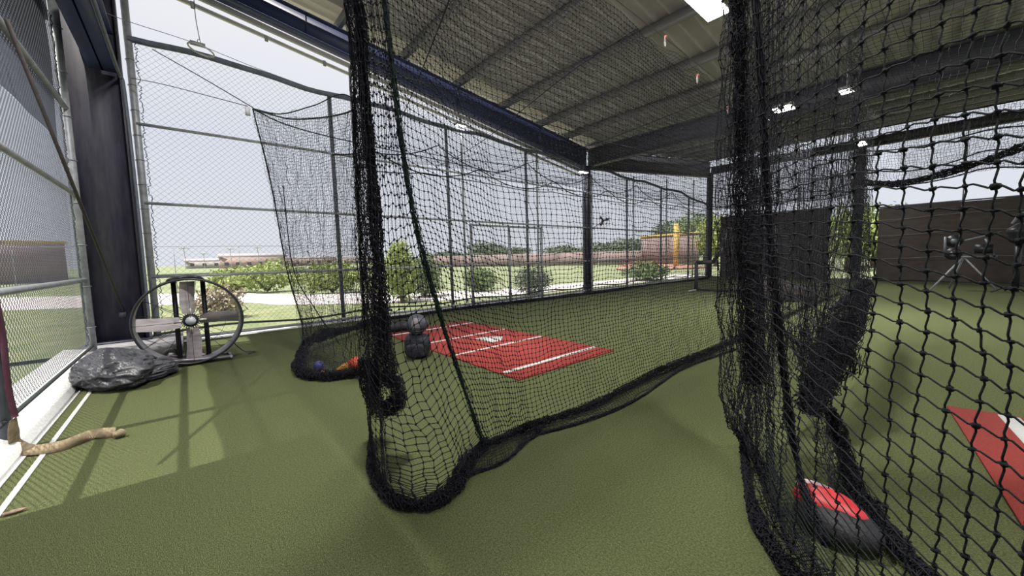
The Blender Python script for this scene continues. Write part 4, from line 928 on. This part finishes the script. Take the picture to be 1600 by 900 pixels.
# helmet/bag bottom right: red and black, under the net
c = G(1300, 836); rb = empty('equipment_bag', (c[0], c[1], 0), 'red and black rounded gear bag lying under the right net', 'bag')
BR = mat('black_gear_fabric', (0.015, 0.014, 0.018), 0.6, 0, 0.3, 20, bump=0.3)
rot_ = math.atan2(-0.35, -0.1)
q = blob((c[0] + 0.0, c[1] - 0.01, 0.075), 0.17, 0.12, 0.085, 0.012, 5, 5, rot=rot_, nu=48, nv=24); q.build('black_base', BR, rb, smooth=True)
q = blob((c[0] + 0.03, c[1] + 0.02, 0.12), 0.15, 0.095, 0.075, 0.006, 5, 6, rot=rot_, nu=48, nv=24); q.build('red_top', mat('red_gear_fabric', (0.50, 0.025, 0.03), 0.45, 0, 0.15, 12), rb, smooth=True)
q = blob((c[0] + 0.07, c[1] + 0.05, 0.145), 0.12, 0.04, 0.05, 0.003, 5, 7, rot=rot_, nu=40, nv=20); q.build('pale_stripe', mat('pink_white_stripe', (0.62, 0.42, 0.48), 0.5), rb, smooth=True)

# ================================================================== FAR END
def tarp(name, y0, y1, z0, z1, x, label, curl=0.0):
    r_ = empty(name, (x, (y0+y1)/2, z0), label, 'tarp', 'dark tarps across the far end')
    ny, nz = 40, 14
    g = np.array([[(x + 0.05*math.sin(y*3.1 + z) + 0.02*math.sin(y*9), y + curl*max(0, (1-abs(z-1.6)/1.6))*(1 if abs(y - y0) < 0.2 else 0), z + 0.02*math.sin(y*2)) for y in np.linspace(y0, y1, ny)] for z in np.linspace(z0, z1, nz)])
    q_ = MB(); q_.grid(g); q_.grid((g + np.array([0.012, 0, 0]))[::-1]); q_.build('tarp_sheet', BROWN, r_, smooth=True)
    q_ = MB(); q_.seg((x, y0, z1 + 0.02), (x, y1, z1 + 0.02), 0.03, 8); q_.build('head_pipe', DARKPOST, r_)
    for z in (1.0, 1.95, 2.6):
        q_ = MB(); q_.lines(np.array([[(x - 0.09, y, z + 0.05*math.sin((y-y0)*1.4)) for y in np.linspace(y0, y1, 20)]]), 0.008, 4); q_.build('seam_cord', mat('pale_cord', (0.20, 0.19, 0.19), 0.7), r_)
    return r_
tarp('hanging_tarp', 3.55, 8.15, 0.05, 3.27, 22.2, 'dark brown tarp hung across the far end of the left cage')
tarp('hanging_tarp', -6.2, 1.95, 0.05, 3.08, 22.2, 'long dark tarp hung across the far end of the right cage')
mb = MB(); mb.box((22.35, -6.4, -0.05), (22.6, 8.9, 0.06))
tag(mb.build('baseboard_far', mat('dark_kerb', (0.10, 0.10, 0.11), 0.9)), 'low dark kerb along the far end', 'kerb', kind='structure')
ft = empty('folded_tarp', (12.55, 3.1, 0), 'heaped dark tarp on the turf in front of the far tarp', 'tarp')
blob((12.55, 3.1, 0.16), 0.55, 0.85, 0.42, 0.16, 1.6, 11, nu=48, nv=24).build('heap', BROWN, ft, smooth=True)
# L-screen
ls = empty('pitching_screen', (13.9, 4.8, 0), 'L-shaped padded pitching screen frame at the far end of the left cage', 'screen')
PAD = mat('black_pipe_padding', (0.03, 0.03, 0.04), 0.7)
xp = 13.85; fr = [(xp, 5.87, 0.06), (xp, 5.87, 1.04), (xp, 5.32, 1.04), (xp, 4.95, 1.55), (xp, 4.95, 2.1), (xp, 3.5, 2.1), (xp, 3.5, 0.06)]
for a, b in zip(fr[:-1], fr[1:]): MB().seg(a, b, 0.065, 10).build('padded_tube', PAD, ls)
MB().seg((xp, 5.9, 0.06), (xp, 3.5, 0.06), 0.04, 8).build('base_tube', PAD, ls)
for y in (5.87, 3.5): MB().seg((xp - 0.6, y, 0.04), (xp + 0.6, y, 0.04), 0.03, 8).build('foot', GALV, ls)
q = MB(); L_ = []
for y in np.arange(3.55, 5.85, 0.06):
    zt_ = 2.1 if y < 4.95 else (1.55 - (y-4.95)/0.37*0.51 if y < 5.32 else 1.04); L_.append([(xp, y, 0.08), (xp, y, zt_)])
for z in np.arange(0.1, 2.1, 0.06):
    ye = 5.87 if z < 1.04 else (5.32 - (z-1.04)/0.51*0.37 if z < 1.55 else 4.95); L_.append([(xp, 3.5, z), (xp, ye, z)])
q.lines(np.array(L_), 0.003, 3); q.build('screen_netting', NET, ls)
# pitching machine
pmx, pmy = 18.4, -0.45
pm = empty('pitching_machine', (pmx, pmy, 0), 'wheeled pitching machine on thin tripod legs in front of the long far tarp', 'machine')
MS = mat('machine_steel', (0.17, 0.18, 0.21), 0.5, 0.3)
for z, dx in ((1.15, 0.0), (1.55, 0.05)):
    q = MB(); q.lines(np.array([[(pmx + dx - 0.06, pmy + 0.32, z), (pmx + dx + 0.06, pmy + 0.32, z)]]), 0.19, 22, caps=True); wv = q.build('throwing_wheel', BLK, pm)
    q = MB(); q.lines(np.array([[(pmx + dx - 0.065, pmy + 0.32, z), (pmx + dx + 0.065, pmy + 0.32, z)]]), 0.08, 16, caps=True); q.build('wheel_hub', MS, wv)
for a, b, nm in (((pmx, pmy + 0.5, 1.05), (pmx, pmy - 0.55, 1.05), 'frame_bar'), ((pmx, pmy + 0.5, 1.05), (pmx, pmy + 0.5, 1.7), 'frame_bar'), ((pmx, pmy + 0.1, 1.55), (pmx, pmy - 0.6, 1.78), 'feed_chute'), ((pmx, pmy - 0.5, 1.05), (pmx, pmy - 0.3, 1.6), 'frame_bar')):
    q = MB(); q.bar(a, b, 0.06, 0.06, up=(1, 0, 0)); q.build(nm, MS, pm)
q = MB(); q.box((pmx - 0.12, pmy - 0.45, 1.15), (pmx + 0.12, pmy - 0.1, 1.42)); q.build('motor_box', BLK, pm)
for b in ((pmx - 0.5, pmy + 0.75, 0.02), (pmx + 0.5, pmy + 0.35, 0.02), (pmx, pmy - 0.6, 0.02)): MB().seg((pmx, pmy + 0.1, 1.05), b, 0.025, 8).build('leg', GALV, pm)
pm2 = empty('pitching_machine', (18.2, -1.35, 0), 'dark post-mounted pitching machine right of the tripod one', 'machine')
q = MB(); q.seg((18.2, -1.35, 0.03), (18.2, -1.35, 1.5), 0.07, 12); q.build('post', BLK, pm2)
q = MB(); q.sphere((18.2, -1.35, 1.72), (0.26, 0.24, 0.30), 18, 12, fn=lambda d: 1 + 0.1*math.sin(6*d[2])); q.build('motor_head', BLK, pm2, smooth=True)
q = MB(); q.lines(crom(np.array([(18.2, -1.2, 2.0), (18.2, -1.4, 2.3), (18.2, -2.0, 2.36), (18.2, -3.2, 2.42)]), np.linspace(0, 3, 20))[None], 0.03, 8); q.build('feed_tube', MS, pm2)
for b in ((17.9, -0.9, 0.02), (18.6, -1.2, 0.02), (18.1, -1.9, 0.02)): MB().seg((18.2, -1.35, 0.25), b, 0.02, 8).build('foot', BLK, pm2)
MB().seg((18.2, -1.35, 1.5), (18.2, -1.95, 0.95), 0.018, 6).build('crank_arm', MS, pm2)
cable([AX(1515, 190, 18.3), AX(1498, 385, 18.3)], 0.018, 'pale cord hanging straight down to the pitching machine')
bc = empty('ball_cart', (17.6, -2.0, 0), 'low black wire ball basket on the far turf right of the machines', 'basket')
q = MB(); x0_, x1_, y0_, y1_ = 17.3, 17.9, -3.2, -1.55; L_ = []
for y in np.arange(y0_, y1_ + .01, 0.09): L_.append([(x0_, y, 0.08), (x0_, y, 0.34)])
for z in np.arange(0.08, 0.35, 0.065): L_ += [[(x0_, y0_, z), (x0_, y1_, z)], [(x1_, y0_, z), (x1_, y1_, z)], [(x0_, y0_, z), (x1_, y0_, z)], [(x0_, y1_, z), (x1_, y1_, z)]]
q.lines(np.array(L_), 0.007, 4); q.build('wire_basket', BLK, bc)
for a in ((x0_, y0_), (x0_, y1_), (x1_, y0_), (x1_, y1_)): MB().seg((a[0], a[1], 0), (a[0], a[1], 0.36), 0.016, 6).build('leg', BLK, bc)

# ================================================================== OUTSIDE
def leafy(name, c, rx, ry, rz, n, size, m, label, cat, group, stem=True, dens=0.5, hue=None):
    """a shrub or a crown: thousands of small leaf quads round stems"""
    r_ = empty(name, (c[0], c[1], c[2]), label, cat, group)
    d = rng.normal(size=(n, 3)); d /= np.linalg.norm(d, axis=1, keepdims=True)
    rad = rng.random(n)**0.35
    lump = 1 + 0.22*np.sin(d[:, 0]*5 + c[0]) * np.cos(d[:, 2]*6 + c[1]) + 0.12*np.sin(d[:, 1]*11)
    Cc = np.array([c[0], c[1], c[2] + rz*1.02]) + d*np.array([rx, ry, rz])*(rad*lump)[:, None]
    Cc[:, 2] = np.maximum(Cc[:, 2], c[2] + 0.03)
    a = rng.normal(size=(n, 3)); a /= np.linalg.norm(a, axis=1, keepdims=True); b = np.cross(a, rng.normal(size=(n, 3))); b /= np.linalg.norm(b, axis=1, keepdims=True)
    s_ = (size*rng.uniform(0.6, 1.3, n))[:, None]
    V = np.stack([Cc - a*s_, Cc - b*s_*0.5, Cc + a*s_, Cc + b*s_*0.5], 1).reshape(-1, 3)
    q_ = MB(); q_.add(V, quads=np.arange(n*4).reshape(-1, 4)); o_ = q_.build('foliage', m, r_); o_['kind'] = 'stuff'
    if stem:
        q_ = MB()
        for k in range(7):
            a_ = k*0.9; q_.lines(np.array([[(c[0], c[1], c[2]), (c[0] + rx*0.3*math.cos(a_), c[1] + ry*0.3*math.sin(a_), c[2] + rz*0.7), (c[0] + rx*0.7*math.cos(a_), c[1] + ry*0.7*math.sin(a_), c[2] + rz*1.4)]]), np.array([0.05, 0.03, 0.012])*max(0.4, rz), 5)
        q_.build('stems', mat('bark', (0.16, 0.12, 0.09), 0.9), r_)
    return r_
LG = mat('yellow_green_leaves', (0.26, 0.33, 0.10), 0.7, 0, 0.3, 3, col2=(0.38, 0.44, 0.15)); LM = mat('mid_green_leaves', (0.17, 0.23, 0.10), 0.8, 0, 0.3, 3)
LD = mat('grey_green_leaves', (0.15, 0.18, 0.13), 0.8, 0, 0.3, 3); LB = mat('dry_brown_leaves', (0.33, 0.27, 0.20), 0.9, 0, 0.2, 3)
def at(px, py): p_ = G(px, py, -0.05); return (p_[0], p_[1], -0.05)
leafy('shrub', at(628, 472), 0.55, 0.55, 1.02, 5000, 0.05, LG, 'tall bright yellow-green shrub behind the fence, right of the gathered net', 'shrub', 'shrubs behind the back fence')
leafy('shrub', at(664, 464), 0.75, 0.6, 0.78, 4000, 0.05, LM, 'green shrub leaning against the tall yellow-green one', 'shrub', 'shrubs behind the back fence')
leafy('shrub', at(832, 462), 0.62, 0.75, 0.56, 5000, 0.035, LD, 'rounded dark grey-green bush behind the gate', 'shrub', 'shrubs behind the back fence')
leafy('shrub', at(752, 455), 0.75, 0.6, 0.5, 2600, 0.06, LM, 'low green bush seen through the left half of the gate', 'shrub', 'shrubs behind the back fence')
leafy('shrub', at(345, 498), 0.55, 0.5, 0.42, 1600, 0.05, LB, 'dry brown straggly shrub behind the drum fan', 'shrub', 'shrubs behind the back fence', hue=1)
for px, py, rx, rz, lab in ((366, 456, 1.0, 0.6, 'low yellow-green shrub beside the path, right of the fan'), (418, 455, 1.5, 0.75, 'low yellow-green shrub beside the path, left of the net curtain'),
                            (520, 457, 1.6, 0.7, 'low yellow-green shrub beyond the net curtain')):
    leafy('shrub', at(px, py), rx, 0.9, rz, 1800, 0.10, LG, lab, 'shrub', 'low shrubs along the path')
leafy('shrub', at(1010, 438), 1.2, 1.2, 0.5, 1200, 0.10, LM, 'low bush beyond the fence right of the wall fan', 'shrub', 'shrubs behind the back fence')
def tree(c, cr_, ch, th, m, label, n=2600, leaf=0.28):
    r_ = leafy('tree', (c[0], c[1], th - 0.05), cr_, cr_, ch, n, leaf, m, label, 'tree', 'trees beyond the cages', stem=False); r_.location = (c[0], c[1], -0.1)
    for ch_ in r_.children: ch_.location = (0, 0, th + 0.05)
    q_ = MB(); q_.lines(np.array([[(c[0], c[1], -0.1), (c[0] + 0.1, c[1], th), (c[0], c[1], th + ch)]]), np.array([0.22, 0.16, 0.06]), 8); q_.build('trunk', mat('bark', (0.16, 0.12, 0.09), 0.9), r_)
def az(px, dist): d = ray(px, 400); h_ = math.hypot(d[0], d[1]); return (d[0]/h_*dist, d[1]/h_*dist)
k = 0
for px, dist, cr_, ch, th, mm, lab in ((1045, 92, 4.5, 3.6, 1.5, LD, 'dark tree behind the outfield wall near the yellow pole'), (1078, 72, 4.2, 3.4, 1.2, LM, 'green tree behind the outfield wall, right of the yellow pole'), (1100, 60, 3.5, 2.6, 1.2, LM, 'green tree right behind the far corner column'),
                                       (1118, 48, 2.2, 2.2, 1.0, LG, 'pale green tree between the far column and the tarp'), (1325, 36, 2.4, 1.7, 0.8, LG, 'pale green tree seen in the gap left of the long tarp'), (1365, 42, 2.6, 2.0, 0.8, LM, 'green tree behind the top corner of the long tarp'),
                                       (1215, 52, 2.6, 2.0, 1.0, LM, 'tree behind the tarp of the left cage'), (760, 150, 8, 3.8, 0.5, LD, 'far grey-green tree seen over the gate, the left of two'), (800, 170, 9, 2.8, 0.5, LD, 'far grey-green tree seen over the gate, the right of two'),
                                       (700, 190, 10, 2.4, 0.5, LD, 'low far tree left of the gate on the horizon'), (880, 150, 8, 2.6, 0.5, LD, 'low far tree left of the middle column'), (940, 120, 7, 2.4, 0.5, LD, 'low far tree just right of the middle column'), (985, 105, 6, 2.6, 0.5, LD, 'low far tree left of the outfield wall')):
    x_, y_ = az(px, dist); tree((x_, y_), cr_, ch, th, mm, lab, n=2200, leaf=0.05*cr_ + 0.08)
# outfield walls with yellow caps
WALLM = mat('brown_windscreen', (0.30, 0.23, 0.23), 0.9, 0, 0.1, 0.5); YEL = mat('yellow_cap', (0.65, 0.47, 0.16), 0.6)
def owall(a, b, h_, label, capped=True):
    a = np.array([*a, -0.1]); b = np.array([*b, -0.1]); r_ = empty('outfield_wall', (a+b)/2, label, 'wall', 'outfield walls beyond the field')
    n_ = 6
    for i in range(n_):
        p_, q2 = a + (b-a)*i/n_, a + (b-a)*(i+0.985)/n_; q_ = MB(); q_.bar(p_ + UP*h_/2, q2 + UP*h_/2, 0.15, h_, up=(0, 0, 1)); q_.build('wall_panel', WALLM, r_)
    if not capped: return
    q_ = MB(); q_.bar(a + UP*(h_ + 0.1), b + UP*(h_ + 0.1), 0.3, 0.28, up=(0, 0, 1)); o_ = q_.build('yellow_cap', YEL, r_)
owall((-75, 40), (-9.5, 62), 4.1, 'brown outfield wall with a yellow cap seen through the left fence')
owall((36, 66), (52, 30), 2.1, 'low brown outfield wall across the far field behind the gate', False)
owall(az(1002, 62), az(1092, 56), 4.1, 'brown outfield wall with a yellow cap near the far corner column')
p_ = az(1056, 50); q = MB(); q.seg((p_[0], p_[1], -0.1), (p_[0], p_[1], 5.0), 0.28, 12); fp = empty('foul_pole', (p_[0], p_[1], -0.1), 'yellow foul pole beyond the fence near the far corner', 'pole'); q.build('pole', YEL, fp)
q = MB(); q.box((p_[0] + 0.2, p_[1] - 0.3, 2.0), (p_[0] + 0.28, p_[1] + 0.1, 4.6)); q.build('wing_screen', YEL, fp)
# far fence along the path
fx = empty('field_fence', (0, 28, 0), 'thin distant fence along the far side of the path', 'fence')
for z in (2.42,): MB().seg((-12, 30.5, z), (14, 25, z), 0.02, 5).build('rail', GALV, fx)
for t_ in np.linspace(0, 1, 10): x_ = -12 + 26*t_; y_ = 30.5 - 5.5*t_; MB().seg((x_, y_, -0.1), (x_, y_, 2.45), 0.018, 5).build('post', GALV, fx)
# far buildings
for px, dist, wd, h_, colr, lab in ((395, 190, 22, 4.2, (0.50, 0.38, 0.36), 'distant pinkish low building left of the net curtain'), (345, 230, 26, 3.0, (0.5, 0.46, 0.47), 'distant pale shed on the horizon above the fan'),
                                    (470, 220, 30, 3.2, (0.48, 0.38, 0.36), 'distant brick-coloured building seen through the net curtain'), (552, 320, 30, 4.0, (0.5, 0.42, 0.42), 'distant low building beside the gathered net')):
    x_, y_ = az(px, dist); rb_ = empty('building', (x_, y_, -0.1), lab, 'building', 'distant low buildings')
    q = MB(); q.box((x_ - wd/2, y_ - 4, -0.1), (x_ + wd/2, y_ + 4, h_)); q.build('walls', mat('far_wall_%d' % px, colr, 0.9), rb_)
    q = MB(); q.prism([(x_ - wd/2 - 0.6, y_ - 5, h_), (x_ - wd/2 - 0.6, y_, h_ + 1.5), (x_ - wd/2 - 0.6, y_ + 5, h_)], (wd + 1.2, 0, 0)); q.build('roof', mat('far_roof', (0.45, 0.42, 0.44), 0.8), rb_)
    for k in range(6): xx = x_ - wd/2 + wd*(k + 0.5)/6; q = MB(); q.box((xx - 0.7, y_ - 4.06, 1.0), (xx + 0.7, y_ - 3.98, 2.2)); q.build('window', mat('far_window', (0.12, 0.13, 0.16), 0.3), rb_)
PLM = mat('hazy_palm', (0.38, 0.40, 0.40), 0.9)  # distance haze mixed into the palms' colour
for i, (px, dist, h_) in enumerate(((288, 170, 7), (318, 190, 5.5), (360, 180, 7), (403, 180, 7.5))):
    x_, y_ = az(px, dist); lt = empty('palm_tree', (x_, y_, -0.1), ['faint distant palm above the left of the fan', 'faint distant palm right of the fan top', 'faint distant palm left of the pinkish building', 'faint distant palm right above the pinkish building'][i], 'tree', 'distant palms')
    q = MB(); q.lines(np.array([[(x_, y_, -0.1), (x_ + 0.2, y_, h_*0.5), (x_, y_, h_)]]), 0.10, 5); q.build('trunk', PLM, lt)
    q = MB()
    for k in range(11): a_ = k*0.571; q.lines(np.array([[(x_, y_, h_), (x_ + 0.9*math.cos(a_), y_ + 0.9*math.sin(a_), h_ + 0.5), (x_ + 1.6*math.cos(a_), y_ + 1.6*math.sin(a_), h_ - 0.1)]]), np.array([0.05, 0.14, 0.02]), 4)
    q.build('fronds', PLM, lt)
